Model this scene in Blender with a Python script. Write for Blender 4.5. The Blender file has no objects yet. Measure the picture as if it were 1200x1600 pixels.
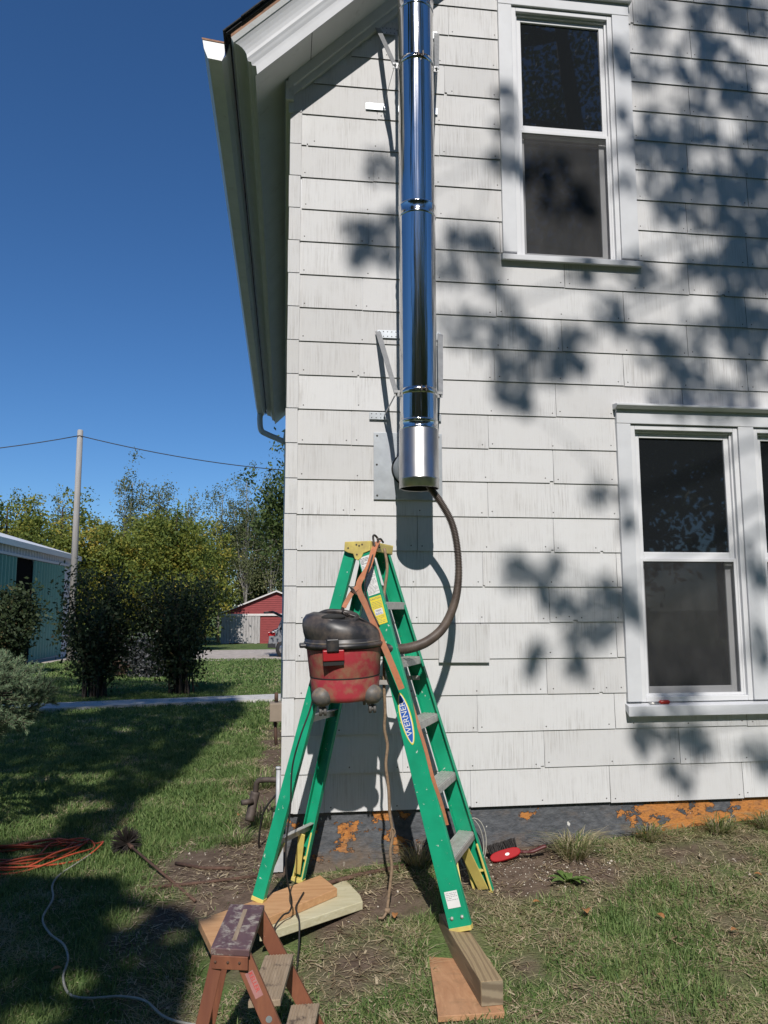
import bpy, math, random
import numpy as np
from mathutils import Vector, Matrix
random.seed(7); rng = np.random.default_rng(11)
SC = bpy.context.scene
COL = SC.collection
R = math.radians

# ------------------------------------------------------------------ camera
cam_d = bpy.data.cameras.new('camera'); cam = bpy.data.objects.new('camera', cam_d); COL.objects.link(cam)
cam_d.sensor_fit = 'VERTICAL'; cam_d.sensor_height = 24.0; cam_d.lens = 24.0 * 1196 / 1600
cam_d.clip_start = 0.05; cam_d.clip_end = 2000
YAW, PIT, ROL = R(7.316), R(7.161), R(-0.138)
_r = Vector((math.cos(YAW), -math.sin(YAW), 0)); _f0 = Vector((math.sin(YAW), math.cos(YAW), 0))
_f = _f0 * math.cos(PIT) + Vector((0, 0, math.sin(PIT))); _u = -_f0 * math.sin(PIT) + Vector((0, 0, math.cos(PIT)))
_r2 = _r * math.cos(ROL) + _u * math.sin(ROL); _u2 = -_r * math.sin(ROL) + _u * math.cos(ROL)
cam.matrix_world = Matrix(((_r2.x, _u2.x, -_f.x, -0.0074), (_r2.y, _u2.y, -_f.y, -4.33), (_r2.z, _u2.z, -_f.z, 1.0987), (0, 0, 0, 1)))
SC.camera = cam

# ------------------------------------------------------------------ sky, sun, exposure
SUN = Vector((-0.095, -1.0, 0.928)).normalized()          # towards the sun
w = bpy.data.worlds.new('World'); SC.world = w; w.use_nodes = True
nt = w.node_tree; nt.nodes.clear()
sky = nt.nodes.new('ShaderNodeTexSky'); sky.sky_type = 'NISHITA'; sky.sun_disc = False
sky.sun_elevation = math.asin(SUN.z); sky.sun_rotation = math.atan2(SUN.x, SUN.y)
sky.altitude = 300; sky.air_density = 1.0; sky.dust_density = 0.0; sky.ozone_density = 10.0
bg = nt.nodes.new('ShaderNodeBackground'); bg.inputs['Strength'].default_value = 0.1
wo = nt.nodes.new('ShaderNodeOutputWorld')
hs = nt.nodes.new('ShaderNodeHueSaturation'); hs.inputs['Saturation'].default_value = 1.07; nt.links.new(sky.outputs[0], hs.inputs['Color']); nt.links.new(hs.outputs[0], bg.inputs[0]); nt.links.new(bg.outputs[0], wo.inputs[0])
sun_d = bpy.data.lights.new('sun', 'SUN'); sun_d.energy = 4.8; sun_d.angle = R(0.53); sun_d.color = (1, 0.955, 0.90)
sun = bpy.data.objects.new('sun', sun_d); COL.objects.link(sun)
sun.rotation_euler = (-SUN).to_track_quat('-Z', 'Y').to_euler()
SC.view_settings.view_transform = 'Standard'; SC.view_settings.look = 'None'
SC.view_settings.exposure = 0.0; SC.view_settings.gamma = 1.0

# ------------------------------------------------------------------ helpers
class MB:
    """collects boxes, bars, tubes and lathes; build() links them as ONE mesh object"""
    def __init__(s): s.v = []; s.f = []; s.m = []; s.sm = []
    def add(s, vs, fs, mi=0, smooth=False):
        o = len(s.v); s.v += [tuple(p) for p in vs]
        for f in fs: s.f.append(tuple(i + o for i in f)); s.m.append(mi); s.sm.append(smooth)
        return s
    def box(s, x0, x1, y0, y1, z0, z1, mi=0):
        vs = [(x, y, z) for z in (z0, z1) for y in (y0, y1) for x in (x0, x1)]
        return s.add(vs, [(0, 2, 3, 1), (4, 5, 7, 6), (0, 1, 5, 4), (2, 6, 7, 3), (0, 4, 6, 2), (1, 3, 7, 5)], mi)
    def obox(s, c, ax, ay, az, hx, hy, hz, mi=0):
        c = Vector(c); ax = Vector(ax) * hx; ay = Vector(ay) * hy; az = Vector(az) * hz
        vs = [c + ax * i + ay * j + az * k for k in (-1, 1) for j in (-1, 1) for i in (-1, 1)]
        return s.add(vs, [(0, 2, 3, 1), (4, 5, 7, 6), (0, 1, 5, 4), (2, 6, 7, 3), (0, 4, 6, 2), (1, 3, 7, 5)], mi)
    def bar(s, p0, p1, wdir, w, t, mi=0, off=0.0, toff=0.0, w1=None):
        p0 = Vector(p0); p1 = Vector(p1); a = (p1 - p0).normalized(); wd = Vector(wdir); wd = (wd - a * wd.dot(a)).normalized()
        td = a.cross(wd); w1 = w if w1 is None else w1
        vs = []
        for p, ww in ((p0, w), (p1, w1)):
            for j in (-1, 1):
                for i in (-1, 1): vs.append(p + wd * (off + i * ww / 2) + td * (toff + j * t / 2))
        return s.add(vs, [(0, 2, 3, 1), (4, 5, 7, 6), (0, 1, 5, 4), (2, 6, 7, 3), (0, 4, 6, 2), (1, 3, 7, 5)], mi)
    def tube(s, pts, rad, n=8, mi=0, cap=True, smooth=True, flat=1.0):
        pts = [Vector(p) for p in pts]; m = len(pts)
        rads = [rad] * m if not hasattr(rad, '__len__') else rad
        ref = None; vs = []
        for i, p in enumerate(pts):
            a = (pts[min(i + 1, m - 1)] - pts[max(i - 1, 0)])
            if a.length < 1e-9: a = Vector((0, 0, 1))
            a.normalize()
            if ref is None: ref = Vector((0, 0, 1)) if abs(a.z) < .9 else Vector((1, 0, 0))
            ref = (ref - a * ref.dot(a)).normalized(); b = a.cross(ref)
            for k in range(n):
                t = 2 * math.pi * k / n; vs.append(p + (ref * math.cos(t) * flat + b * math.sin(t)) * rads[i])
        fs = [(i * n + k, i * n + (k + 1) % n, (i + 1) * n + (k + 1) % n, (i + 1) * n + k) for i in range(m - 1) for k in range(n)]
        if cap: fs += [tuple(range(n - 1, -1, -1)), tuple((m - 1) * n + k for k in range(n))]
        return s.add(vs, fs, mi, smooth)
    def lathe(s, prof, c=(0, 0, 0), n=32, mi=0, axis='z', cap=False, sx=1.0, sy=1.0):
        vs = []
        for (r, h) in prof:
            for k in range(n):
                t = 2 * math.pi * k / n; a, b = r * math.cos(t) * sx, r * math.sin(t) * sy
                p = (a, b, h) if axis == 'z' else ((a, h, b) if axis == 'y' else (h, a, b))
                vs.append((p[0] + c[0], p[1] + c[1], p[2] + c[2]))
        m = len(prof)
        fs = [(i * n + k, i * n + (k + 1) % n, (i + 1) * n + (k + 1) % n, (i + 1) * n + k) for i in range(m - 1) for k in range(n)]
        if cap: fs += [tuple(range(n - 1, -1, -1)), tuple((m - 1) * n + k for k in range(n))]
        return s.add(vs, fs, mi, True)
    def prism(s, poly, d, mi=0):
        n = len(poly); d = Vector(d); vs = [Vector(p) for p in poly] + [Vector(p) + d for p in poly]
        fs = [tuple(range(n - 1, -1, -1)), tuple(range(n, 2 * n))] + [(k, (k + 1) % n, n + (k + 1) % n, n + k) for k in range(n)]
        return s.add(vs, fs, mi)
    def sphere(s, c, rx, ry=None, rz=None, n=12, m=8, mi=0):
        ry = ry or rx; rz = rz or rx; vs = []; fs = []
        for j in range(m + 1):
            ph = math.pi * j / m - math.pi / 2
            for k in range(n):
                t = 2 * math.pi * k / n
                vs.append((c[0] + rx * math.cos(ph) * math.cos(t), c[1] + ry * math.cos(ph) * math.sin(t), c[2] + rz * math.sin(ph)))
        for j in range(m):
            for k in range(n): fs.append((j * n + k, j * n + (k + 1) % n, (j + 1) * n + (k + 1) % n, (j + 1) * n + k))
        return s.add(vs, fs, mi, True)
    def mesh(s, name, mats):
        me = bpy.data.meshes.new(name); me.from_pydata(s.v, [], s.f)
        for m in (mats if isinstance(mats, (list, tuple)) else [mats]): me.materials.append(m)
        me.polygons.foreach_set('material_index', s.m); me.polygons.foreach_set('use_smooth', s.sm)
        me.update(); return me
    def build(s, name, mats, parent=None, bevel=0, seg=2):
        me = s.mesh(name, mats)
        import bmesh
        bm = bmesh.new(); bm.from_mesh(me); bmesh.ops.recalc_face_normals(bm, faces=bm.faces); bm.to_mesh(me); bm.free()
        o = bpy.data.objects.new(name, me); COL.objects.link(o)
        if parent: adopt(o, parent)
        if bevel:
            b = o.modifiers.new('bevel', 'BEVEL'); b.width = bevel; b.segments = seg; b.limit_method = 'ANGLE'; b.angle_limit = R(40)
        return o

def tag(o, label=None, cat=None, group=None, kind=None):
    if label: o['label'] = label
    if cat: o['category'] = cat
    if group: o['group'] = group
    if kind: o['kind'] = kind
    return o
def empty(name, loc=(0, 0, 0)):
    o = bpy.data.objects.new(name, None); COL.objects.link(o); o.empty_display_size = .1; o.location = loc
    return o
def adopt(o, parent):                      # parts are modelled in world coordinates and keep them
    o.parent = parent
    if parent.type == 'EMPTY': o.matrix_parent_inverse = Matrix.Translation(-Vector(parent.location))
    return o
def npmesh(name, V, F, mats, parent=None, attr=None, smooth=False):
    me = bpy.data.meshes.new(name); nv, nf = len(V), len(F); k = F.shape[1]
    me.vertices.add(nv); me.vertices.foreach_set('co', np.asarray(V, np.float32).ravel())
    me.loops.add(nf * k); me.loops.foreach_set('vertex_index', np.asarray(F, np.int32).ravel())
    me.polygons.add(nf); me.polygons.foreach_set('loop_start', np.arange(0, nf * k, k, dtype=np.int32))
    me.polygons.foreach_set('loop_total', np.full(nf, k, np.int32))
    if smooth: me.polygons.foreach_set('use_smooth', np.ones(nf, bool))
    for m in (mats if isinstance(mats, (list, tuple)) else [mats]): me.materials.append(m)
    if attr:
        for an, av in attr.items():
            a = me.attributes.new(an, 'FLOAT', 'POINT'); a.data.foreach_set('value', np.asarray(av, np.float32))
    me.update(calc_edges=True); me.validate()
    o = bpy.data.objects.new(name, me); COL.objects.link(o)
    if parent: adopt(o, parent)
    return o
def catmull(P, n=8):
    P = [Vector(p) for p in P]; out = []
    Q = [P[0] * 2 - P[1]] + P + [P[-1] * 2 - P[-2]]
    for i in range(1, len(Q) - 2):
        a, b, c, d = Q[i - 1:i + 3]
        for k in range(n):
            t = k / n; out.append(.5 * ((2 * b) + (c - a) * t + (2 * a - 5 * b + 4 * c - d) * t * t + (3 * b - a - 3 * c + d) * t ** 3))
    out.append(P[-1]); return out

def _hash(ix, iy, seed):
    n = (ix * 374761393 + iy * 668265263 + seed * 974711) & 0x7fffffff
    n = ((n ^ (n >> 13)) * 1274126177) & 0x7fffffff
    return ((n ^ (n >> 16)) & 0xffff) / 65535.0
def vnoise(x, y, s=1.0, seed=0, oct=3):
    x = np.asarray(x, float) * s; y = np.asarray(y, float) * s; tot = 0; amp = 1; nrm = 0
    for o in range(oct):
        ix = np.floor(x).astype(np.int64); iy = np.floor(y).astype(np.int64); fx = x - ix; fy = y - iy
        fx = fx * fx * (3 - 2 * fx); fy = fy * fy * (3 - 2 * fy)
        a = _hash(ix, iy, seed + o); b = _hash(ix + 1, iy, seed + o); c = _hash(ix, iy + 1, seed + o); d = _hash(ix + 1, iy + 1, seed + o)
        tot = tot + amp * ((a * (1 - fx) + b * fx) * (1 - fy) + (c * (1 - fx) + d * fx) * fy); nrm += amp
        amp *= .5; x = x * 2.03; y = y * 2.03
    return tot / nrm

# ------------------------------------------------------------------ materials
class NT:
    def __init__(s, name):
        s.mat = bpy.data.materials.new(name); s.mat.use_nodes = True; s.t = s.mat.node_tree; s.t.nodes.clear()
        s.out = s.n('ShaderNodeOutputMaterial'); s.b = s.n('ShaderNodeBsdfPrincipled'); s.l(s.b.outputs[0], s.out.inputs[0])
    def n(s, typ, **kw):
        x = s.t.nodes.new(typ)
        for k, v in kw.items():
            if k in x.inputs: x.inputs[k].default_value = v
            else: setattr(x, k, v)
        return x
    def l(s, a, b): s.t.links.new(a, b)
    def set(s, **kw):
        for k, v in kw.items():
            i = s.b.inputs[k.replace('_', ' ')]
            if hasattr(v, 'is_output'): s.l(v, i)
            else: i.default_value = v
    def coord(s, scale=(1, 1, 1), kind='Object', rnd=False):
        tc = s.n('ShaderNodeTexCoord'); mp = s.n('ShaderNodeMapping'); s.l(tc.outputs[kind], mp.inputs[0]); mp.inputs['Scale'].default_value = scale
        if rnd:
            oi = s.n('ShaderNodeObjectInfo'); m = s.n('ShaderNodeMath', operation='MULTIPLY'); s.l(oi.outputs['Random'], m.inputs[0]); m.inputs[1].default_value = 37.0
            cb = s.n('ShaderNodeCombineXYZ'); s.l(m.outputs[0], cb.inputs[0]); s.l(m.outputs[0], cb.inputs[2]); s.l(cb.outputs[0], mp.inputs['Location'])
        return mp.outputs[0]
    def noise(s, vec, scale, detail=4, rough=.55, dist=0.0):
        x = s.n('ShaderNodeTexNoise'); s.l(vec, x.inputs['Vector']); x.inputs['Scale'].default_value = scale; x.inputs['Detail'].default_value = detail
        x.inputs['Roughness'].default_value = rough; x.inputs['Distortion'].default_value = dist; return x.outputs[0]
    def ramp(s, fac, stops, interp='LINEAR'):
        x = s.n('ShaderNodeValToRGB'); s.l(fac, x.inputs[0]); e = x.color_ramp.elements; x.color_ramp.interpolation = interp
        while len(e) > len(stops): e.remove(e[-1])
        while len(e) < len(stops): e.new(.5)
        for q, (p, c) in zip(e, stops):
            q.position = p; q.color = (c, c, c, 1) if not hasattr(c, '__len__') else (*c[:3], 1)
        return x.outputs[0]
    def mix(s, fac, a, b, blend='MIX'):
        x = s.n('ShaderNodeMix', data_type='RGBA', blend_type=blend)
        for v, i in ((fac, 0), (a, 6), (b, 7)):
            if hasattr(v, 'is_output'): s.l(v, x.inputs[i])
            elif i == 0: x.inputs[0].default_value = v
            else: x.inputs[i].default_value = (*v[:3], 1)
        return x.outputs[2]
    def bump(s, h, strength=.3, dist=.01):
        x = s.n('ShaderNodeBump'); s.l(h, x.inputs['Height']); x.inputs['Strength'].default_value = strength; x.inputs['Distance'].default_value = dist
        s.l(x.outputs[0], s.b.inputs['Normal']); return x
    def math(s, op, a, b=None):
        x = s.n('ShaderNodeMath', operation=op)
        for v, i in ((a, 0), (b, 1)):
            if v is None: continue
            if hasattr(v, 'is_output'): s.l(v, x.inputs[i])
            else: x.inputs[i].default_value = v
        return x.outputs[0]
MAT = {}
def simple(name, col, rough=.6, metal=0, var=.15, scale=20, bump=.0, spec=.5, stretch=(1, 1, 1), dirt=None, dirtf=(.5, .7), bscale=None):
    t = NT(name); v = t.coord(stretch); n = t.noise(v, scale, 5)
    lo = [c * (1 - var) for c in col]; hi = [min(1, c * (1 + var)) for c in col]
    c = t.ramp(n, [(.3, lo), (.7, hi)])
    if dirt:
        d = t.ramp(t.noise(t.coord(), 7 if not bscale else bscale, 8, .65), [(dirtf[0], 0), (dirtf[1], 1)]); c = t.mix(d, c, dirt)
    t.set(Base_Color=c, Roughness=rough, Metallic=metal); t.b.inputs['Specular IOR Level'].default_value = spec
    if bump: t.bump(t.noise(v, scale * 2, 6), bump, .004)
    MAT[name] = t.mat; return t.mat

def wood(name, a, b, scale=1.0, stretch=(2, 30, 30), rough=.7, stain=None, sf=(.5, .65), bump=.2):
    t = NT(name); v = t.coord([q * scale for q in stretch]); n = t.noise(v, 2.0, 6, .6, .6)
    c = t.ramp(n, [(.3, a), (.55, [(p + q) / 2 for p, q in zip(a, b)]), (.72, b)])
    if stain:
        d = t.ramp(t.noise(t.coord((1, 1, 1)), 18, 8, .7, .3), [(sf[0], 0), (sf[1], 1)]); c = t.mix(d, c, stain)
    t.set(Base_Color=c, Roughness=rough); t.bump(n, bump, .003); MAT[name] = t.mat; return t.mat

def leafmat(name, stops, trans=.35, rough=.6, spec=.3):
    t = NT(name); a = t.n('ShaderNodeAttribute', attribute_name='tint'); c = t.ramp(a.outputs['Fac'], stops)
    t.set(Base_Color=c, Roughness=rough); t.b.inputs['Specular IOR Level'].default_value = spec
    tr = t.n('ShaderNodeBsdfTranslucent'); t.l(c, tr.inputs[0]); mx = t.n('ShaderNodeMixShader'); mx.inputs[0].default_value = trans
    t.l(t.b.outputs[0], mx.inputs[1]); t.l(tr.outputs[0], mx.inputs[2]); t.l(mx.outputs[0], t.out.inputs[0]); MAT[name] = t.mat; return t.mat

# white asbestos-cement shingle: embossed vertical grain, weathered
t = NT('shingle_paint'); vg = t.coord((1, 1, 1), rnd=True)
mp = t.n('ShaderNodeMapping'); t.l(vg, mp.inputs[0]); mp.inputs['Scale'].default_value = (140, 20, 5)
g = t.noise(mp.outputs[0], 1.0, 6, .6, .4)
big = t.noise(vg, 3.2, 6, .62)
oi = t.n('ShaderNodeObjectInfo')
base = t.ramp(oi.outputs['Random'], [(0, (.525, .522, .52)), (.35, (.565, .563, .563)), (1, (.61, .61, .612))])
streak = t.ramp(t.math('MULTIPLY', t.ramp(g, [(.46, 0), (.62, 1)]), t.ramp(big, [(.44, .06), (.64, 1)])), [(0, 0), (1, 1)])
c = t.mix(t.math('MULTIPLY', streak, .58), base, (.33, .315, .30))
c = t.mix(t.math('MULTIPLY', t.ramp(t.noise(vg, 1.7, 4), [(.5, 0), (.75, 1)]), .25), c, (.47, .44, .405))
sp = t.ramp(t.noise(vg, 160, 2), [(.70, 0), (.74, 1)])
c = t.mix(t.math('MULTIPLY', sp, .35), c, (.25, .22, .19))
t.set(Base_Color=c, Roughness=.62); t.b.inputs['Specular IOR Level'].default_value = .25
t.bump(g, .5, .003); MAT['shingle'] = t.mat
simple('nail', (.05, .045, .04), .7); simple('cement_edge_shade', (.085, .08, .075), .95, var=.3, scale=40, spec=.1)  # shingle edges: bare cement, darkened to paint in the lap shade
simple('trim', (.56, .57, .59), .5, var=.05, scale=8, dirt=(.45, .44, .42), dirtf=(.62, .85), bump=.05)
simple('soffit_paint', (.60, .60, .59), .65, var=.06, scale=5, dirt=(.36, .35, .33), dirtf=(.6, .85), bump=.1)
simple('vinyl', (.64, .645, .66), .35, var=.03, scale=6, dirt=(.5, .49, .47), dirtf=(.66, .9))
simple('shingle_roof', (.035, .035, .038), .9, var=.4, scale=90, bump=.6)
simple('drip_rust', (.28, .15, .09), .8, var=.4, scale=25)
simple('gutter_paint', (.60, .61, .61), .45, var=.06, scale=9, dirt=(.3, .29, .26), dirtf=(.6, .85))
simple('galv', (.46, .49, .52), .42, .75, var=.12, scale=14, bump=.06)
simple('strapsteel', (.30, .305, .31), .5, .6, var=.12, scale=30)
t = NT('stainless'); v = t.coord((60, 60, .6)); n = t.noise(v, 3, 3)
t.set(Base_Color=(.62, .61, .60, 1), Metallic=1.0, Roughness=t.ramp(n, [(.3, .07), (.7, .13)]))
t.bump(t.noise(t.coord((14, 14, .25)), 2.2, 3, .6), .30, .012); MAT['stainless'] = t.mat
t = NT('stainless_smudged'); v = t.coord((1, 1, .35)); n = t.noise(v, 9, 6)
t.set(Base_Color=t.ramp(n, [(.35, (.30, .295, .29)), (.6, (.50, .495, .49))]), Metallic=1.0, Roughness=t.ramp(n, [(.3, .42), (.7, .26)]))
t.bump(t.noise(t.coord((2, 2, 1)), 4, 2), .05, .02); MAT['tee_steel'] = t.mat
simple('soot', (.02, .02, .02), .9)
# foundation: slate grey paint flaking from an orange coat
t = NT('foundation_paint'); v = t.coord((1, 1, 1.5)); n = t.noise(v, 2.6, 9, .66, .25); n2 = t.noise(v, 30, 6)
pos = t.n('ShaderNodeSeparateXYZ'); tc = t.n('ShaderNodeTexCoord'); t.l(tc.outputs['Object'], pos.inputs[0])
xr = t.n('ShaderNodeMapRange'); t.l(pos.outputs[0], xr.inputs[0]); xr.inputs[1].default_value = 2.02; xr.inputs[2].default_value = 2.4; xr.inputs[3].default_value = -.05; xr.inputs[4].default_value = .10
xl = t.n('ShaderNodeMapRange'); t.l(pos.outputs[0], xl.inputs[0]); xl.inputs[1].default_value = .85; xl.inputs[2].default_value = .45; xl.inputs[3].default_value = 0; xl.inputs[4].default_value = .05
m = t.math('ADD', t.math('ADD', n, xr.outputs[0]), xl.outputs[0])
m = t.math('ADD', m, t.math('MULTIPLY', t.math('SUBTRACT', t.noise(t.coord((1, 1, 1.3)), 11, 8, .7), .5), .42)); fl = t.ramp(m, [(.56, 0), (.572, 1)])
og = t.ramp(n2, [(.3, (.28, .105, .03)), (.5, (.47, .19, .045)), (.75, (.22, .10, .05))])
gy = t.ramp(n2, [(.3, (.055, .06, .068)), (.6, (.10, .105, .115)), (.8, (.14, .145, .15))])
c = t.mix(fl, gy, og)
wsp = t.ramp(t.noise(t.coord((1, 1, .6)), 26, 2, .5), [(.735, 0), (.75, 1)])
c = t.mix(wsp, c, (.6, .58, .54))
zr = t.n('ShaderNodeMapRange'); t.l(pos.outputs[2], zr.inputs[0]); zr.inputs[1].default_value = -.12; zr.inputs[2].default_value = -.34; c = t.mix(t.math('MULTIPLY', t.ramp(t.math('ADD', t.math('MULTIPLY', zr.outputs[0], .45), t.noise(v, 9, 7, .7)), [(.55, 0), (.85, 1)]), .8), c, (.16, .115, .08))
t.set(Base_Color=c, Roughness=.9); t.bump(t.math('ADD', t.math('MULTIPLY', fl, -1.2), n2), 1.0, .008); MAT['foundation'] = t.mat
# window materials
t = NT('window_glass'); t.set(Base_Color=(.012, .014, .016, 1), Roughness=.02); t.b.inputs['Specular IOR Level'].default_value = .75
t.bump(t.noise(t.coord(), 2.5, 2), .02, .02); MAT['glass'] = t.mat
t = NT('insect_screen'); n = t.noise(t.coord((1, 1, .5)), 9, 7, .65)
c = t.ramp(n, [(.35, (.026, .026, .028)), (.65, (.068, .066, .066))]); c = t.mix(t.ramp(t.noise(t.coord(), 700, 1), [(.4, 0), (.6, .6)]), c, (.05, .05, .05)); t.set(Base_Color=c, Roughness=.7)
tr = t.n('ShaderNodeBsdfTransparent'); mx = t.n('ShaderNodeMixShader'); mx.inputs[0].default_value = .58
t.l(t.b.outputs[0], mx.inputs[1]); t.l(tr.outputs[0], mx.inputs[2]); t.l(mx.outputs[0], t.out.inputs[0]); MAT['screen'] = t.mat
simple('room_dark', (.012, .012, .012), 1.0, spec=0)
# ladder
simple('ladder_green', (.005, .29, .150), .45, var=.16, scale=9, dirt=(.55, .58, .52), dirtf=(.655, .675), bscale=42)
simple('ladder_metal', (.46, .45, .42), .45, .35, var=.15, scale=30, stretch=(1, 1, 1), dirt=(.30, .27, .23), dirtf=(.52, .75))
simple('ladder_yellow', (.62, .50, .14), .5, var=.12, scale=10, dirt=(.36, .27, .12), dirtf=(.52, .8))
simple('label_white', (.72, .72, .70), .5, var=.04); simple('label_yellow', (.75, .62, .06), .5, var=.05)
simple('label_print', (.18, .18, .20), .6); simple('label_red', (.55, .05, .04), .6); simple('label_blue', (.02, .10, .42), .5, var=.05)
# vacuum
simple('tank_red', (.36, .035, .050), .55, var=.25, scale=6, dirt=(.30, .17, .10), dirtf=(.45, .66), bscale=11, bump=.15)
simple('latch_red', (.33, .012, .018), .4, var=.1)
simple('lid_black', (.022, .022, .025), .42, var=.3, scale=8, dirt=(.13, .10, .08), dirtf=(.45, .72), bscale=8, bump=.1)
simple('caster_grey', (.10, .095, .09), .55, var=.2, scale=14, dirt=(.26, .19, .12), dirtf=(.45, .7), bscale=16)
simple('wheel_grey', (.075, .07, .065), .6, dirt=(.16, .13, .1), dirtf=(.45, .7))
simple('hose_brown', (.075, .055, .045), .5, var=.2, scale=30, dirt=(.13, .10, .08), dirtf=(.5, .7))
simple('cord_black', (.018, .016, .015), .5); simple('strap_orange', (.44, .16, .075), .8, var=.15, scale=60, dirt=(.33, .17, .11), dirtf=(.45, .7))
simple('hook_dark', (.06, .05, .045), .5, .6); simple('buckle_steel', (.45, .44, .42), .4, .9)
simple('rope_tan', (.24, .165, .105), .9, var=.3, scale=80, bump=.5)
# wood
wood('wood_tan', (.42, .22, .10), (.58, .34, .17), stretch=(3, 24, 24))
wood('wood_treated', (.44, .40, .25), (.58, .54, .38), stretch=(3, 26, 26))
wood('wood_ply', (.36, .18, .09), (.50, .28, .15), stretch=(18, 4, 18), stain=(.26, .15, .08), sf=(.5, .8))
t = NT('post_wood'); v = t.coord((13, 1.2, 13)); wv = t.n('ShaderNodeTexWave', wave_type='BANDS', bands_direction='X'); t.l(v, wv.inputs['Vector']); wv.inputs['Scale'].default_value = 1.1; wv.inputs['Distortion'].default_value = 7.5; wv.inputs['Detail'].default_value = 3; wv.inputs['Detail Scale'].default_value = 1.2
c = t.ramp(wv.outputs[0], [(.2, (.22, .155, .085)), (.6, (.33, .24, .135)), (.9, (.29, .21, .115))]); t.set(Base_Color=c, Roughness=.75); t.bump(wv.outputs[0], .15, .003); MAT['post'] = t.mat
t = NT('post_end'); v = t.coord(); wv = t.n('ShaderNodeTexWave', wave_type='RINGS', rings_direction='X'); t.l(v, wv.inputs['Vector']); wv.inputs['Scale'].default_value = 26; wv.inputs['Distortion'].default_value = 1.5
t.set(Base_Color=t.ramp(wv.outputs[0], [(.2, (.15, .115, .075)), (.8, (.26, .21, .14))]), Roughness=.85); MAT['post_end'] = t.mat
wood('stool_wood', (.15, .052, .032), (.26, .10, .052), stretch=(10, 10, 2), rough=.5, stain=(.50, .42, .28), sf=(.69, .71))
wood('stool_top', (.085, .045, .052), (.15, .085, .085), stretch=(14, 3, 14), rough=.5, stain=(.36, .32, .27), sf=(.50, .60))
wood('stool_tread', (.24, .18, .12), (.36, .28, .20), stretch=(40, 3, 40), rough=.85, stain=(.09, .065, .05), sf=(.54, .66), bump=.6)
# ground things
simple('rust_rod', (.10, .055, .038), .8, .2, var=.35, scale=30); simple('brush_black', (.022, .017, .015), .7, var=.3)
simple('cord_orange', (.40, .07, .03), .45, var=.15, scale=30); simple('cord_white', (.30, .29, .25), .6, var=.15, scale=30)
simple('brush_red', (.34, .016, .02), .65, var=.08, spec=.15); simple('handle_maroon', (.09, .018, .018), .5)
simple('screw_red', (.45, .03, .02), .3); simple('box_taupe', (.25, .20, .15), .6, var=.08); simple('conduit_grey', (.42, .43, .44), .45)
simple('pipe_iron', (.09, .07, .06), .7, .3, var=.3)
simple('concrete', (.50, .49, .47), .9, var=.14, scale=9, bump=.3); simple('gravel_drive', (.40, .35, .31), .95, var=.3, scale=3.5, bump=.8)
simple('pebble', (.44, .39, .32), .85, var=.55, scale=70)
leafmat('litter', [(0, (.10, .065, .04)), (.5, (.30, .23, .14)), (1, (.52, .43, .29))], .1); leafmat('leaf_dry', [(0, (.28, .11, .035)), (1, (.44, .22, .09))], .2); leafmat('weed', [(0, (.06, .12, .025)), (1, (.16, .24, .06))], .3)
# ground soil / turf colour from the point attributes
t = NT('ground_soil'); a = t.n('ShaderNodeAttribute', attribute_name='dirt'); v = t.coord()
n = t.noise(v, 14, 8, .65); n2 = t.noise(v, 2.2, 5); n3 = t.noise(v, 90, 4)
soil = t.ramp(n, [(.3, (.075, .052, .038)), (.55, (.135, .098, .073)), (.8, (.20, .155, .118))])
turf = t.ramp(n2, [(.3, (.09, .14, .042)), (.55, (.125, .18, .058)), (.75, (.20, .195, .09))])
turf = t.mix(t.ramp(n3, [(.35, .55), (.6, 0)]), turf, (.022, .034, .010))
c = t.mix(a.outputs['Fac'], turf, soil)
t.set(Base_Color=c, Roughness=.95); t.b.inputs['Specular IOR Level'].default_value = .15; t.bump(t.math('ADD', n, n3), .6, .02); MAT['ground'] = t.mat
leafmat('grass', [(0, (.085, .15, .042)), (.35, (.155, .24, .072)), (.6, (.25, .31, .115)), (.8, (.40, .35, .20)), (1, (.58, .50, .34))], .4, .55, .25)
# background
leafmat('leaf_maple', [(0, (.075, .12, .03)), (.45, (.19, .23, .045)), (.75, (.33, .32, .06)), (1, (.52, .36, .07))], .45)
leafmat('leaf_green', [(0, (.035, .065, .018)), (.6, (.085, .125, .032)), (1, (.16, .18, .05))], .35)
leafmat('leaf_olive', [(0, (.10, .125, .055)), (.6, (.19, .21, .09)), (1, (.29, .28, .13))], .45)
leafmat('leaf_bush', [(0, (.030, .046, .022)), (.7, (.062, .09, .035)), (1, (.15, .11, .05))], .3)
leafmat('leaf_grey', [(0, (.07, .075, .07)), (1, (.17, .17, .18))], .2); leafmat('leaf_brown', [(0, (.07, .045, .03)), (1, (.16, .11, .08))], .15)
leafmat('needle', [(0, (.12, .19, .10)), (.6, (.22, .31, .18)), (1, (.42, .40, .24))], .2)
leafmat('leaf_oak', [(0, (.03, .07, .015)), (1, (.09, .14, .03))], .25)
simple('bark', (.055, .042, .033), .9, var=.35, scale=12, stretch=(3, 3, .5), bump=.8); simple('bark_pale', (.20, .19, .165), .9, var=.25, scale=8)
simple('pole_wood', (.34, .32, .30), .9, var=.14, scale=6, stretch=(6, 6, .5)); simple('wire_black', (.02, .02, .022), .6)
simple('shed_green', (.15, .32, .26), .55, var=.06); simple('shed_white', (.55, .56, .60), .5, var=.05); simple('roof_white', (.72, .73, .75), .4, var=.04)
simple('barn_red', (.25, .045, .045), .8, var=.2, scale=3, stretch=(1, 1, 8)); simple('barn_grey', (.36, .34, .33), .9, var=.35, scale=4, stretch=(9, 9, .6)); simple('barn_trim', (.62, .58, .56), .7)
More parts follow.
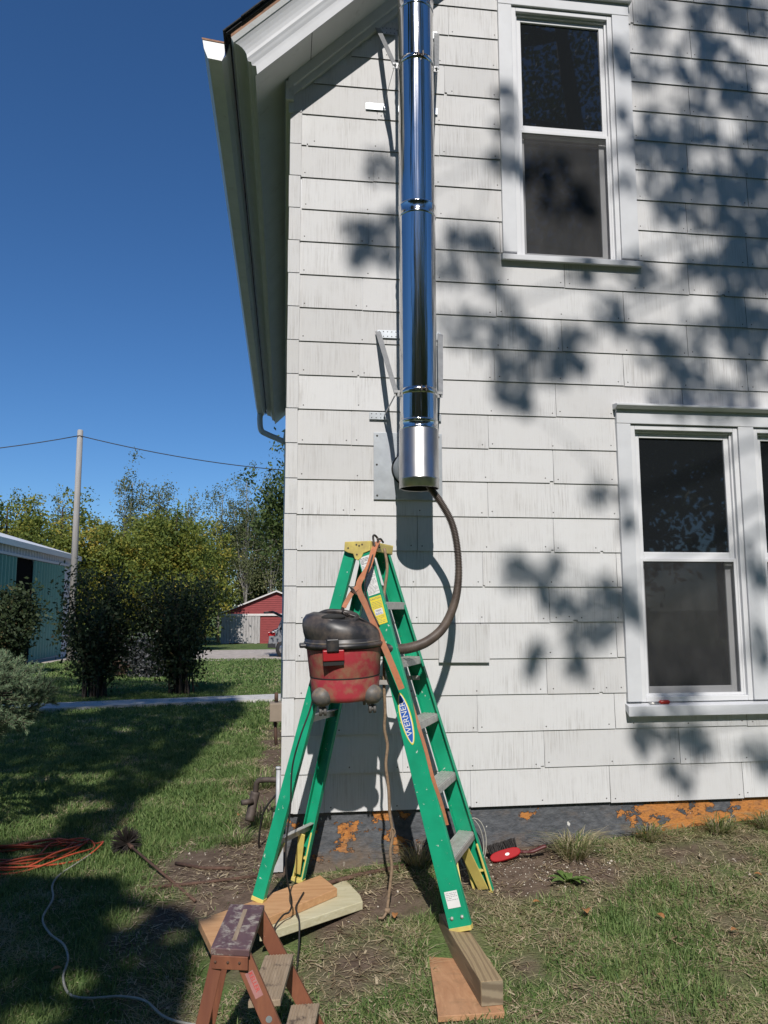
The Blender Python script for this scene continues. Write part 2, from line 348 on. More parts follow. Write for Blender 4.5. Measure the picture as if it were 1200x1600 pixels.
simple('car_grey', (.26, .265, .28), .35, .3, var=.04); simple('car_glass', (.015, .017, .02), .05); simple('tyre', (.018, .018, .018), .85); simple('rim', (.55, .56, .58), .3, .9); simple('tail_red', (.4, .015, .02), .25); simple('car_black', (.02, .02, .022), .5)

# ------------------------------------------------------------------ ground
def gz(x, y):
    x = np.asarray(x, float); y = np.asarray(y, float)
    zw = -.33 + .075 * np.clip(x, -1.0, 3.5)
    a = np.clip(-y, 0, None); near = zw - .15 * np.minimum(a, 1.7) + .0 * a
    b = np.clip(y, 0, 8); mid = zw + (-.45 - zw) * (b / 8) ** .8
    far = -.45 - .02 * np.clip(y - 8, 0, 45)
    z = np.where(y < 0, near, np.where(y < 8, mid, far))
    m = np.clip(1 - np.abs(y - 2) / 9, 0, 1) * np.clip(1 - np.abs(x) / 7, 0, 1)
    z = z + .055 * np.exp(-(((x - .70) / .32) ** 2 + ((y + 1.42) / .28) ** 2)) * (y < 0)
    return z + m * .022 * (vnoise(x, y, 1.7, 5) - .5) * 2
def blob(x, y, cx, cy, rx, ry, rot=0):
    c, s = math.cos(rot), math.sin(rot); dx = (x - cx) * c + (y - cy) * s; dy = -(x - cx) * s + (y - cy) * c
    return np.exp(-((dx / rx) ** 2 + (dy / ry) ** 2))
def dirtf(x, y):
    x = np.asarray(x, float); y = np.asarray(y, float)
    d = 1.25 * blob(x, y, -.35, .32, .36, .55, .3) + 1.1 * blob(x, y, 1.33, -.22, .36, .24) + .85 * blob(x, y, .35, -.35, .55, .28) + .55 * blob(x, y, .35, -.85, .3, .2)
    d = d + 1.2 * np.where(y > 0, np.exp(-((x + .12) / .17) ** 2), 0) * np.clip(1.15 - y / 9, 0, 1) + .35 * blob(x, y, 2.2, -.25, .3, .15) + .45 * blob(x, y, -.55, -.45, .3, .25)
    d = d + .3 * blob(x, y, 2.0, -.9, .5, .2) + np.where((x > .8) & (y < 0), .24 + .35 * (vnoise(x, y, 3.1, 71) - .5), 0) + .16 * blob(x, y, .2, -1.0, 1.2, .5)
    d = d + (vnoise(x, y, 5, 3) - .5) * 1.0 + (vnoise(x, y, 1.3, 9) - .5) * .35
    return np.clip((d - .28) * 2.2, 0, 1)
def axis(lo, hi, f0, f1, step, grow=1.16):
    a = list(np.arange(f0, f1, step)); s = step; p = f1
    while p < hi: a.append(p); s *= grow; p += s
    a.append(hi); s = step; p = f0 - step
    while p > lo: a.insert(0, p); s *= grow; p -= s
    a.insert(0, lo); return np.array(a)
xs = axis(-400, 400, -4.2, 3.6, .045); ys = axis(-300, 700, -2.2, 9.0, .05)
X, Y = np.meshgrid(xs, ys); Z = gz(X, Y); nx, ny = len(xs), len(ys)
I = (np.arange(ny - 1)[:, None] * nx + np.arange(nx - 1)[None]).ravel()
ground = npmesh('ground', np.stack([X.ravel(), Y.ravel(), Z.ravel()], 1), np.stack([I, I + 1, I + nx + 1, I + nx], 1), MAT['ground'], attr={'dirt': dirtf(X.ravel(), Y.ravel())}, smooth=True)
tag(ground, 'lawn soil and turf around the white house', kind='structure')
# concrete walk and gravel drive
def strip(name, pts, wid, mat, th, label):
    mb = MB(); P = catmull(pts, 10); n = len(P); vs = []
    for i, p in enumerate(P):
        a = (P[min(i + 1, n - 1)] - P[max(i - 1, 0)]).normalized(); s = Vector((-a.y, a.x, 0)) * wid / 2
        for q in (p - s, p + s): vs.append((q.x, q.y, float(gz(q.x, q.y)) + th))
    top = [(2 * i, 2 * i + 1, 2 * i + 3, 2 * i + 2) for i in range(n - 1)]
    o = len(vs); vs += [(v[0], v[1], v[2] - th - .05) for v in vs]
    sd = [(2 * i, 2 * i + 2, o + 2 * i + 2, o + 2 * i) for i in range(n - 1)] + [(2 * i + 1, o + 2 * i + 1, o + 2 * i + 3, 2 * i + 3) for i in range(n - 1)]
    mb.add(vs, top + sd); ob = mb.build(name, mat); return tag(ob, label, kind='structure')
strip('walkway', [(-14, 5.9, 0), (-9, 7.1, 0), (-3.75, 8.5, 0), (-.5, 9.35, 0), (6, 10.9, 0)], .85, MAT['concrete'], .06, 'pale concrete walk crossing the lawn behind the house')
strip('driveway', [(-30, 30.5, 0), (-12, 30.5, 0), (-6, 29.5, 0), (0, 30, 0), (20, 32, 0)], 11.5, MAT['gravel_drive'], .03, 'gravel drive running past the red shed')
BOARDS = [[(.575, -1.33), (.828, -1.335), (.925, -.70), (.650, -.68)], [(-.372, -.645), (-.283, -.95), (-.03, -.72), (.386, -.421), (.382, -.336), (.327, -.109), (.191, -.139), (-.10, -.42)], [(.70, -.6), (.84, -.6), (.85, -.72), (.70, -.72)]]
def inpoly(x, y, P):
    ins = np.zeros(len(x), bool); j = len(P) - 1
    for i in range(len(P)):
        xi, yi = P[i]; xj, yj = P[j]; c = ((yi > y) != (yj > y)) & (x < (xj - xi) * (y - yi) / (yj - yi + 1e-12) + xi); ins ^= c; j = i
    return ins
# grass blades (nobody could count them)
def grass(n, x0, x1, y0, y1, hmin, hmax, wid, keep, seed):
    r = np.random.default_rng(seed); x = r.uniform(x0, x1, n); y = r.uniform(y0, y1, n)
    ok = keep(x, y) & ~((x > -.02) & (y > -.015))
    for Q in BOARDS: ok &= ~inpoly(x, y, Q)
    x, y = x[ok], y[ok]
    d = dirtf(x, y); ok = r.random(len(x)) > (.08 + .9 * d ** .6); x, y, d = x[ok], y[ok], d[ok]; n = len(x)
    dry = np.clip(.36 + 1.1 * (vnoise(x, y, 2.6, 21) - .45) * 2 + .8 * (vnoise(x, y, 9.0, 27) - .5) * 2 + .45 * blob(x, y, 1.9, -.2, 1.0, .28) + .3 * blob(x, y, .3, -.6, .8, .5) + .35 * d + np.where((x > .9) & (y < 0), .16, 0) - np.where((x < -.3) & (y > .5), .44, 0), 0, 1)
    tint = np.where(r.random(n) < dry, r.uniform(.65, 1, n), r.uniform(0, .62, n))
    h = r.uniform(hmin, hmax, n) * (.55 + .9 * vnoise(x, y, 6, 33)) * (1 - .35 * d); a = r.uniform(0, 2 * np.pi, n); b = a + r.normal(0, .5, n) + np.pi / 2
    lean = r.uniform(.15, 1.25, n) * h * (1 + 1.0 * (tint > .64)); h = h * np.where(tint > .64, .6, 1); z = gz(x, y) - .004
    wx, wy = np.cos(a) * wid / 2, np.sin(a) * wid / 2; lx, ly = np.cos(b) * lean, np.sin(b) * lean
    V = np.empty((n, 5, 3)); V[:, 0] = np.stack([x - wx, y - wy, z], 1); V[:, 1] = np.stack([x + wx, y + wy, z], 1)
    V[:, 2] = np.stack([x + wx * .8 + lx * .4, y + wy * .8 + ly * .4, z + h * .62], 1); V[:, 3] = np.stack([x - wx * .8 + lx * .4, y - wy * .8 + ly * .4, z + h * .62], 1)
    V[:, 4] = np.stack([x + lx, y + ly, z + h * .92], 1)
    o = (np.arange(n) * 5)[:, None]; F = np.concatenate([o + [0, 1, 2], o + [0, 2, 3], o + [3, 2, 4]]); return V.reshape(-1, 3), F, np.repeat(tint, 5)
parts = []
wedge = lambda x, y: (x > -.72 * (y + 4.33) * .62 - .25) & (x < .72 * (y + 4.33) * .95 + .4)
parts.append(grass(150000, -2.0, 3.3, -1.6, 1.2, .02, .062, .0042, wedge, 1))
parts.append(grass(110000, -3.6, .0, 1.2, 5.0, .025, .07, .007, wedge, 2))
parts.append(grass(45000, -8.0, 1.0, 12.5, 25, .04, .09, .03, wedge, 4))
parts.append(grass(70000, -5.2, .0, 5.0, 12.5, .03, .075, .013, wedge, 3))
def tuft(cx, cy, rad, n, hmin, hmax, dry, seed):
    r = np.random.default_rng(seed); a = r.uniform(0, 2 * np.pi, n); q = np.sqrt(r.random(n)) * rad * .45; x = cx + np.cos(a) * q; y = np.minimum(cy + np.sin(a) * q, -.02) if cx > 0 else cy + np.sin(a) * q
    h = r.uniform(hmin * .5, hmax * .85, n); lean = r.uniform(.3, 1.9, n) * h; ang = a + r.normal(0, .8, n); z = gz(x, y) - .004; wid = .004
    wx, wy = -np.sin(ang) * wid / 2, np.cos(ang) * wid / 2; lx, ly = np.cos(ang) * lean, np.sin(ang) * lean
    if cx > 0: ly = np.where(y + ly > -.02, -np.abs(ly) * .3, ly)
    V = np.empty((n, 5, 3)); V[:, 0] = np.stack([x - wx, y - wy, z], 1); V[:, 1] = np.stack([x + wx, y + wy, z], 1)
    V[:, 2] = np.stack([x + wx + lx * .4, y + wy + ly * .4, z + h * .65], 1); V[:, 3] = np.stack([x - wx + lx * .4, y - wy + ly * .4, z + h * .65], 1)
    V[:, 4] = np.stack([x + lx, y + ly, z + h * .8], 1); tint = np.where(r.random(n) < dry, r.uniform(.66, 1, n), r.uniform(.1, .6, n))
    o = (np.arange(n) * 5)[:, None]; return V.reshape(-1, 3), np.concatenate([o + [0, 1, 2], o + [0, 2, 3], o + [3, 2, 4]]), np.repeat(tint, 5)
VV, FF, TT = [], [], []; o = 0
for V, F, T in parts: VV.append(V); FF.append(F + o); TT.append(T); o += len(V)
tag(npmesh('grass', np.concatenate(VV), np.concatenate(FF), MAT['grass'], attr={'tint': np.concatenate(TT)}), 'patchy green and straw coloured lawn grass', kind='stuff')
for i, (cx, cy, rad, n, h0, h1, dry, lab) in enumerate([
        (1.56, -.14, .16, 420, .10, .21, .8, 'dry straw grass tuft beside the red brush'), (2.03, -.07, .10, 200, .08, .16, .7, 'small dry grass tuft at the foundation under the window'),
        (2.45, -.08, .12, 240, .07, .15, .6, 'bushy mixed grass tuft below the orange flaking paint'), (2.75, -.1, .14, 260, .08, .15, .5, 'grass tuft at the far right edge of the foundation'),
        (.72, -.05, .10, 120, .12, .24, .95, 'thin dry stalks between the ladder and the foundation'), (-.12, 1.1, .22, 260, .10, .24, .25, 'tall green grass clump beside the house corner'),
        (-.28, .75, .15, 200, .07, .15, .3, 'low green grass clump in the bare soil by the corner'), (-.18, 2.4, .25, 300, .10, .24, .3, 'long grass growing along the side of the house')]):
    V, F, T = tuft(cx, cy, rad, n, h0, h1, dry, 60 + i)
    tag(npmesh('grass_tuft', V, F, MAT['grass'], attr={'tint': T}), lab, 'grass tuft', 'grass tufts')
# white stones and chips scattered on the bare soil
r = np.random.default_rng(5); mb = MB(); cnt = 0
pv, pf = [], []
sph = [(0, 0, 1), (1, 0, 0), (0, 1, 0), (-1, 0, 0), (0, -1, 0), (0, 0, -.6)]; sf = [(0, 1, 2), (0, 2, 3), (0, 3, 4), (0, 4, 1), (5, 2, 1), (5, 3, 2), (5, 4, 3), (5, 1, 4)]
for (cx, cy, sx, sy, n) in [(1.2, -.22, .14, .13, 170), (1.55, -.30, .18, .10, 170), (-.33, .4, .25, .4, 170), (2.3, -.42, .15, .1, 70), (-.12, 3, .1, 2.2, 160), (.35, -.3, .4, .2, 90)]:
    for k in range(n):
        x, y = r.normal(cx, sx), r.normal(cy, sy)
        if x > -.02 and y > -.03: continue
        z = float(gz(x, y)); s = r.uniform(.002, .0062) * (1 + .8 * (r.random() < .10)); o = len(pv)
        q = r.uniform(.6, 1.4, 6)
        for (a, b, c), e in zip(sph, q): pv.append((x + a * s * e, y + b * s * e, z + c * s * .7 * e + .002))
        pf += [tuple(i + o for i in f) for f in sf]
r = np.random.default_rng(15); n = 26000; x = r.uniform(-1.4, 3.2, n); y = r.uniform(-1.5, 1.0, n); ok = wedge(x, y) & ~((x > -.03) & (y > -.03)) & (vnoise(x, y, 4, 81) > .38) & ((x > -.8) | (r.random(n) < .3))
for Q in BOARDS: ok &= ~inpoly(x, y, Q)
x, y = x[ok], y[ok]; n = len(x); a = r.uniform(0, np.pi, n); L_ = r.uniform(.006, .035, n); w_ = r.uniform(.0009, .0022, n) * (1 + 1.5 * (r.random(n) < .1)); z = gz(x, y) + r.uniform(.002, .012, n); dz = r.normal(0, .12, n) * L_
V = np.stack([np.stack([x - np.cos(a) * L_ + np.sin(a) * w_ * s1, y - np.sin(a) * L_ - np.cos(a) * w_ * s1, z - dz], 1) if e < 0 else np.stack([x + np.cos(a) * L_ + np.sin(a) * w_ * s1, y + np.sin(a) * L_ - np.cos(a) * w_ * s1, z + dz], 1) for e, s1 in ((-1, -1), (1, -1), (1, 1), (-1, 1))], 1).reshape(-1, 3)
tag(npmesh('dry_litter', V, np.arange(4 * n).reshape(-1, 4), MAT['litter'], attr={'tint': np.repeat(r.random(n), 4)}), 'dead grass stems and crumbs lying on soil and lawn', kind='stuff')
tag(npmesh('pebbles', np.array(pv), np.array(pf), MAT['pebble']), 'pale stone chips scattered on the bare soil by the foundation', kind='stuff')

# ------------------------------------------------------------------ house
HX, HY = 6.6, 7.8                      # width along the gable, depth
SL = .95                                # roof slope
house = tag(empty('house', (0, 0, -.35)), 'white shingle sided two storey farmhouse with a steep gable and deep eaves', 'house')
H1 = (1.372, 2.043, 3.215, 4.915)       # openings x0 x1 z0 z1 (upper window)
H2 = (2.05, 2.745, .555, 2.20); H3 = (2.848, 3.545, .555, 2.20)
holes = [H1, H2, H3]
wl = MB()
xe = sorted({0.004, HX} | {h[0] for h in holes} | {h[1] for h in holes}); ze = sorted({0.0, 4.1} | {h[2] for h in holes} | {h[3] for h in holes})
ze = sorted(set(ze) | {5.2})
gt = lambda x: 4.20 + SL * min(x, HX - x)
for i in range(len(xe) - 1):
    x0, x1 = xe[i], xe[i + 1]; zz = [z for z in ze if z < 4.1] + [4.1, ]
    for j in range(len(ze) - 1):
        z0, z1 = ze[j], ze[j + 1]; xm, zm = (x0 + x1) / 2, (z0 + z1) / 2
        if any(h[0] < xm < h[1] and h[2] < zm < h[3] for h in holes): continue
        if z0 >= 4.1 - 1e-6 and x0 < 1.0: continue
        wl.add([(x0, 0, z0), (x1, 0, z0), (x1, 0, z1), (x0, 0, z1)], [(0, 1, 2, 3)])
wl.add([(0.004, 0, 4.1), (H1[0], 0, 4.1), (H1[0], 0, 5.2), (1.0, 0, 5.2), (0.004, 0, 4.24)], [(0, 1, 2, 3, 4)])
wl.add([(1.0, 0, 5.2), (HX - 1, 0, 5.2), (HX / 2, 0, gt(HX / 2))], [(0, 1, 2)])
wl.box(0.004, .02, 0.001, HY, 0, 4.25); wl.box(HX - .02, HX, 0.001, HY, 0, 4.25); wl.box(0.02, HX - .02, HY - .02, HY, 0, 4.25)
wall = wl.build('wall', MAT['trim'], house)
# cement shingles, 32 by 9 inch, 8 inch exposure, each its own piece
CH, PW = .2035, .813
cas = [(1.285, 2.155, 3.23, 4.99), (1.962, 4.0, .50, 2.31)]        # casings the pieces are notched round
def shingle_mesh(rects, w):
    mb = MB()
    for (x0, x1, z0, z1) in rects:
        f = lambda z: -.0098 + .0070 * (z / (CH + .01))
        vs = [(x0, f(z0), z0), (x1, f(z0), z0), (x1, f(z1), z1), (x0, f(z1), z1)]
        vs += [(x, y + .0045, z) for x, y, z in vs]
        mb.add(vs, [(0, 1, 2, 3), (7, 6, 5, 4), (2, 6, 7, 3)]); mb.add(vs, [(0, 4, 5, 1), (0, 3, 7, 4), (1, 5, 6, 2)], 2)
        if z0 == 0 and x1 - x0 > .12:
            for nxp in [x0 + .03, x1 - .03] + ([(x0 + x1) / 2] if x1 - x0 > .5 else []):
                nxp += random.uniform(-.008, .008); nz = .026 + random.uniform(-.006, .006)
                c = (nxp, f(nz) - .0012, nz); vs = [c] + [(c[0] + .0042 * math.cos(k * math.pi / 3), c[1] + .0010, c[2] + .0042 * math.sin(k * math.pi / 3)) for k in range(6)]
                mb.add(vs, [(0, 1 + k, 1 + (k + 1) % 6) for k in range(6)], 1)
    return mb.mesh('shingle', [MAT['shingle'], MAT['nail'], MAT['cement_edge_shade']])
full = [shingle_mesh([(.0015, PW - .0015, 0, CH + .01)], PW) for _ in range(4)]
def sub(rects, c):
    out = []
    for (x0, x1, z0, z1) in rects:
        a0, a1, b0, b1 = max(x0, c[0]), min(x1, c[1]), max(z0, c[2]), min(z1, c[3])
        if a0 >= a1 or b0 >= b1: out.append((x0, x1, z0, z1)); continue
        if a0 - x0 > .004: out.append((x0, a0, z0, z1))
        if x1 - a1 > .004: out.append((a1, x1, z0, z1))
        if b0 - z0 > .004: out.append((a0, a1, z0, b0))
        if z1 - b1 > .004: out.append((a0, a1, b1, z1))
    return out
for k in range(0, 29):
    zb = k * CH; off = .225 + .0145 * k + (.4065 if k % 2 else 0) + random.uniform(-.012, .012); off = off % PW - PW
    for i in range(0, 6):
        x0, x1 = off + i * PW, off + (i + 1) * PW
        x0 = max(x0, .047); 
        if x1 - x0 < .02 or x0 > 3.6: continue
        if zb + CH > gt(x0) - .02:       # cut along the rake
            xm = (zb + CH + .02 - 4.20) / SL
            if x1 < xm + .04: 
                if zb > gt(x1) - .12: continue
            elif x0 < xm - .6: pass
        tilt = random.uniform(-.0026, .0026); chip = random.random() < .22
        if x1 - x0 > PW - 1e-6 and not any(x1 > c[0] and x0 < c[1] and zb + CH + .01 > c[2] and zb < c[3] for c in cas) and zb + CH < gt(x0) - .02 and not chip:
            me = random.choice(full)
        else:
            rects = [(.0015, x1 - x0 - .0015, 0, CH + .01)]
            if chip:
                cw_, ch_ = random.uniform(.008, .03), random.uniform(.006, .014); cx_ = random.choice([-.01, x1 - x0 - cw_, random.uniform(.1, .5)]); rects = sub(rects, (cx_, cx_ + cw_, -.01, ch_))
            for c in cas: rects = sub(rects, (c[0] - x0, c[1] - x0, c[2] - zb, c[3] - zb))
            if zb + CH > gt(x0) - .02:   # step the piece under the frieze board
                new = []
                for rc in rects:
                    n = 8; dx = (rc[1] - rc[0]) / n
                    for q in range(n):
                        top = min(rc[3], gt(x0 + rc[0] + q * dx) - zb)
                        if top > rc[2] + .004: new.append((rc[0] + q * dx, rc[0] + (q + 1) * dx, rc[2], top))
                rects = new
            if not rects: continue
            me = shingle_mesh(rects, x1 - x0)
        o = bpy.data.objects.new('shingle', me); COL.objects.link(o); o.parent = wall; o.location = (x0, 0, zb + random.uniform(-.0018, .0018)); o.rotation_euler = (0, tilt, 0)
# a replaced piece that hangs lower and proud of its course
mb = MB(); mb.box(0, .292, -.026, -.0145, 0, .215); o = mb.build('shingle', MAT['shingle'], None); o.parent = wall; o.location = (.856, 0, .795); o.rotation_euler = (0, .012, 0); o['label'] = 'replacement shingle hanging below its course'
# folded metal corner strips, one per course
mb = MB(); mb.box(-.014, .046, -.0165, -.0135, 0.004, CH - .001); mb.box(-.017, -.014, -.0165, .03, 0.004, CH - .001); mb.box(.046, .0505, -.0185, -.004, 0.004, CH - .001); mb.box(.012, .0135, -.0185, -.0165, .02, CH - .02)
cm = mb.mesh('corner_strip', MAT['shingle'])
for k in range(21):
    o = bpy.data.objects.new('corner_strip', cm); COL.objects.link(o); o.parent = wall; o.location = (random.uniform(-.002, .002), 0, k * CH); o.rotation_euler = (0, random.uniform(-.006, .006), 0)
# foundation
mb = MB()
n = 66
for i in range(n):
    pass
mb.box(.012, HX, .014, .20, -1.0, -.001); mb.box(.012, .2, .2, HY, -1.0, -.001)
mb.build('foundation', MAT['foundation'], house)
# soffit, fascia, crown, roof
def zs(x): return 4.30 + SL * x
mb = MB()
P = [(-.205, -.272), (3.3, -.272)]
# rake soffit boards (two lengths) and eave soffit
for xa, xb in ((-.215, .10), (.104, 3.3)):
    mb.add([(xa, -.272, zs(xa)), (xb, -.272, zs(xb)), (xb, .02, zs(xb)), (xa, .02, zs(xa))], [(0, 1, 2, 3)])
mb.add([(-.215, .02, zs(-.215)), (0.01, .02, zs(0.01)), (0.01, HY + .28, zs(0.01)), (-.215, HY + .28, zs(-.215))], [(0, 3, 2, 1)])
mb.add([(3.3, -.272, zs(3.3)), (6.8, -.272, zs(-.2)), (6.8, .02, zs(-.2)), (3.3, .02, zs(3.3))], [(0, 1, 2, 3)])
mb.build('soffit', MAT['soffit_paint'], house)
# stepped profile (x, y, z of the corner); swept along the eave and up the rake
prof = [(-.202, -.272, 4.108), (-.206, -.276, 4.104), (-.212, -.281, 4.150), (-.236, -.284, 4.150), (-.240, -.290, 4.166), (-.258, -.294, 4.166), (-.262, -.300, 4.180)]
cove = [(-.262, -.300, 4.180)] + [(-.262 - .066 * (1 - math.cos(t)), -.300 - .030 * (1 - math.cos(t)), 4.180 + .062 * math.sin(t)) for t in (R(18), R(36), R(54), R(72), R(90))]
drip = [cove[-1], (-.336, -.336, 4.240), (-.350, -.346, 4.262), (-.352, -.348, 4.292)]
def sweep(name, pr, mat, bottom=None):
    mb = MB(); n = len(pr); T = 3.30
    vs = [(x, HY + .3, z) for x, y, z in pr] + [tuple(p) for p in pr] + [(T, y, z + SL * (T - x)) for x, y, z in pr] + [(2 * T - x, y, z) for x, y, z in pr]
    fs = [(r * n + i, r * n + i + 1, (r + 1) * n + i + 1, (r + 1) * n + i) for r in range(3) for i in range(n - 1)]
    mb.add(vs, fs, 0); return mb.build(name, mat, house)
sweep('fascia', prof, MAT['trim']); sweep('crown_molding', cove, MAT['trim']); sweep('drip_edge', drip[:3], MAT['gutter_paint']); sweep('drip_edge', drip[2:], MAT['drip_rust'])
# roof slab with ragged shingle courses at the rake edge
mb = MB(); rz = lambda x: 4.294 + SL * (x + .352)
mb.add([(-.375, -.362, rz(-.375)), (3.3, -.362, rz(3.3)), (3.3, HY + .36, rz(3.3)), (-.375, HY + .36, rz(-.375)), (-.375, -.362, rz(-.375) + .012), (3.3, -.362, rz(3.3) + .012), (3.3, HY + .36, rz(3.3) + .012), (-.375, HY + .36, rz(-.375) + .012)],
       [(0, 3, 2, 1), (4, 5, 6, 7), (0, 1, 5, 4), (0, 4, 7, 3), (2, 3, 7, 6)])
mb.add([(6.975, -.362, rz(-.375)), (3.3, -.362, rz(3.3)), (3.3, HY + .36, rz(3.3)), (6.975, HY + .36, rz(-.375))], [(0, 1, 2, 3)])
roof = mb.build('roof', MAT['shingle_roof'], house)
for i in range(36):
    x = -.385 + i * .098; mb = MB(); a = Vector((1, 0, SL)).normalized(); c = Vector((x, 0, rz(x) + .013)); d = random.uniform(.004, .016)
    mb.bar(c + Vector((0, -.368 - d, .008)), c + Vector((0, 3.0, .008)), a, .16, .006, off=.07); o = mb.build('roof_shingle', MAT['shingle_roof'], roof)
# frieze boards under the soffit with a little bed mould
mb = MB()
fz = lambda x, d: zs(x) - d
mb.add([(-.03, -.050, fz(-.03, .0)), (3.3, -.050, fz(3.3, 0)), (3.3, -.050, fz(3.3, .075)), (-.03, -.050, fz(-.03, .075)), (-.03, .0, fz(-.03, .0)), (3.3, .0, fz(3.3, 0)), (3.3, .0, fz(3.3, .075)), (-.03, .0, fz(-.03, .075))], [(0, 1, 2, 3), (3, 2, 6, 7), (0, 3, 7, 4), (1, 5, 6, 2)])
mb.add([(.0, -.028, fz(0, .07)), (3.3, -.028, fz(3.3, .07)), (3.3, -.028, fz(3.3, .125)), (.0, -.028, fz(0, .125)), (0, 0, fz(0, .07)), (3.3, 0, fz(3.3, .07)), (3.3, 0, fz(3.3, .125)), (0, 0, fz(0, .125))], [(0, 1, 2, 3), (3, 2, 6, 7), (0, 3, 7, 4)])
mb.build('frieze_board', MAT['soffit_paint'], house)
mb = MB(); mb.box(-.046, .002, -.046, HY, 4.13, 4.25); mb.box(-.026, .002, -.024, HY, 4.06, 4.1295); mb.build('frieze_board', MAT['soffit_paint'], house)
# gutter with end cap, downspout elbow at the far end
gp = [(-.360, 4.262), (-.375, 4.19), (-.402, 4.155), (-.478, 4.165), (-.500, 4.22), (-.506, 4.268), (-.512, 4.275), (-.508, 4.278), (-.498, 4.268), (-.494, 4.222), (-.474, 4.170), (-.404, 4.160), (-.380, 4.19), (-.365, 4.262)]
mb = MB(); n = len(gp); Y0, Y1 = -.292, HY
vs = [(x, Y0, z) for x, z in gp] + [(x, Y1, z) for x, z in gp]
mb.add(vs, [(k, (k + 1) % n, n + (k + 1) % n, n + k) for k in range(n)])
mb.add([(x, Y0 - .003, z) for x, z in [(-.386, 4.262), (-.388, 4.19), (-.402, 4.153), (-.480, 4.163), (-.502, 4.22), (-.512, 4.277)]], [(0, 1, 2, 3, 4, 5)])
gut = mb.build('gutter', MAT['gutter_paint'], house)
mb = MB(); mb.add([(-.384, Y0 - .006, 4.268), (-.386, Y0 - .006, 4.258), (-.514, Y0 - .006, 4.272), (-.516, Y0 - .006, 4.284)], [(0, 1, 2, 3)]); mb.build('gutter_rim', MAT['drip_rust'], gut)
mb = MB(); mb.tube(catmull([(-.445, HY - .1, 4.17), (-.445, HY - .1, 4.03), (-.42, HY - .1, 3.90), (-.33, HY - .1, 3.84), (-.06, HY - .1, 3.72), (-.012, HY - .1, 3.6), (-.012, HY - .1, -.4)], 6), .045, 10); mb.build('downspout', MAT['gutter_paint'], house)

# ------------------------------------------------------------------ windows
def window(x0, x1, z0, z1, zm, casing, label):
    """x0..z1: opening; zm: meeting rail height"""
    w0 = MB(); fd = .05
    # vinyl frame lining the opening
    t_ = .030
    w0.box(x0, x0 + t_, -.018, .09, z0, z1); w0.box(x1 - t_, x1, -.018, .09, z0, z1); w0.box(x0 + t_, x1 - t_, -.018, .09, z1 - t_, z1); w0.box(x0 + t_, x1 - t_, -.018, .09, z0, z0 + t_)
    # blind stops stepping inward
    w0.box(x0 + t_, x0 + t_ + .012, .004, .09, z0 + t_, z1 - t_); w0.box(x1 - t_ - .012, x1 - t_, .004, .09, z0 + t_, z1 - t_); w0.box(x0 + t_ + .012, x1 - t_ - .012, .004, .09, z1 - t_ - .012, z1 - t_)
    win = w0.build('window', MAT['vinyl'], house, .003); win['label'] = label
    a0, a1 = x0 + t_ + .012, x1 - t_ - .012; top = z1 - t_ - .012; bot = z0 + t_
    def sash(nm, b0, b1, y, sw, lw):
        m = MB(); m.box(a0, a0 + sw, y, y + .03, b0, b1); m.box(a1 - sw, a1, y, y + .03, b0, b1); m.box(a0 + sw, a1 - sw, y, y + .03, b1 - sw, b1); m.box(a0 + sw, a1 - sw, y, y + .03, b0, b0 + lw)
        m.build(nm, MAT['vinyl'], win, .003)
        g = MB(); g.add([(a0 + sw, y + .012, b0 + lw), (a1 - sw, y + .012, b0 + lw), (a1 - sw, y + .012, b1 - sw), (a0 + sw, y + .012, b1 - sw)], [(0, 1, 2, 3)])
        g.build('pane', MAT['glass'], win)
    sash('upper_sash', zm, top, .020, .030, .042); sash('lower_sash', bot, zm + .03, .055, .045, .05)
    m = MB(); s = .016; m.box(a0, a0 + s, .0065, .016, bot, zm + .004); m.box(a1 - s, a1, .0065, .016, bot, zm + .004); m.box(a0 + s, a1 - s, .0065, .016, bot, bot + s); m.box(a0 + s, a1 - s, .0065, .016, zm - s, zm + .004); m.build('screen_frame', MAT['vinyl'], win, .002)
    m = MB(); m.add([(a0 + s, .012, bot + s), (a1 - s, .012, bot + s), (a1 - s, .012, zm - s), (a0 + s, .012, zm - s)], [(0, 1, 2, 3)]); m.build('insect_screen', MAT['screen'], win)
    return win
w1 = window(*H1, 4.085, None, 'tall double hung window in the upper wall')
w2 = window(*H2, 1.388, None, 'left window of the lower pair, screwdriver on its sill')
w3 = window(*H3, 1.388, None, 'right window of the lower pair, cut by the picture edge')
def casing(parent, x0, x1, z0, z1, op, cap=.05, wide=.0):
    m = MB(); m.box(x0, op[0], -.030, .0, z0, op[3]); m.build('casing', MAT['trim'], parent, .003)
    m = MB(); m.box(op[1], x1, -.030, .0, z0, op[3]); m.build('casing', MAT['trim'], parent, .003)
m = MB(); m.box(1.283, 1.371, -.030, .0, 3.255, 4.918); m.build('casing', MAT['trim'], w1, .003)
m = MB(); m.box(2.044, 2.157, -.030, .0, 3.255, 4.918); m.build('casing', MAT['trim'], w1, .003)
m = MB(); m.box(1.283, 2.157, -.032, .0, 4.9185, 5.0); m.build('head_casing', MAT['trim'], w1, .003)
m = MB(); m.prism([(1.27, 0, 5.0), (1.27, -.055, 5.0), (1.27, -.06, 5.012), (1.27, 0, 5.03)], (.90, 0, 0)); m.build('drip_cap', MAT['trim'], w1, .002)
m = MB(); m.prism([(1.272, .03, 3.214), (1.272, -.045, 3.200), (1.272, -.045, 3.235), (1.272, .03, 3.254)], (.90, 0, 0)); m.build('sill', MAT['trim'], w1, .003)
m = MB(); m.box(1.962, 2.049, -.030, .0, .558, 2.203); m.build('casing', MAT['trim'], w2, .003)
m = MB(); m.box(2.746, 2.847, -.030, .0, .558, 2.203); m.build('casing', MAT['trim'], w2, .003)
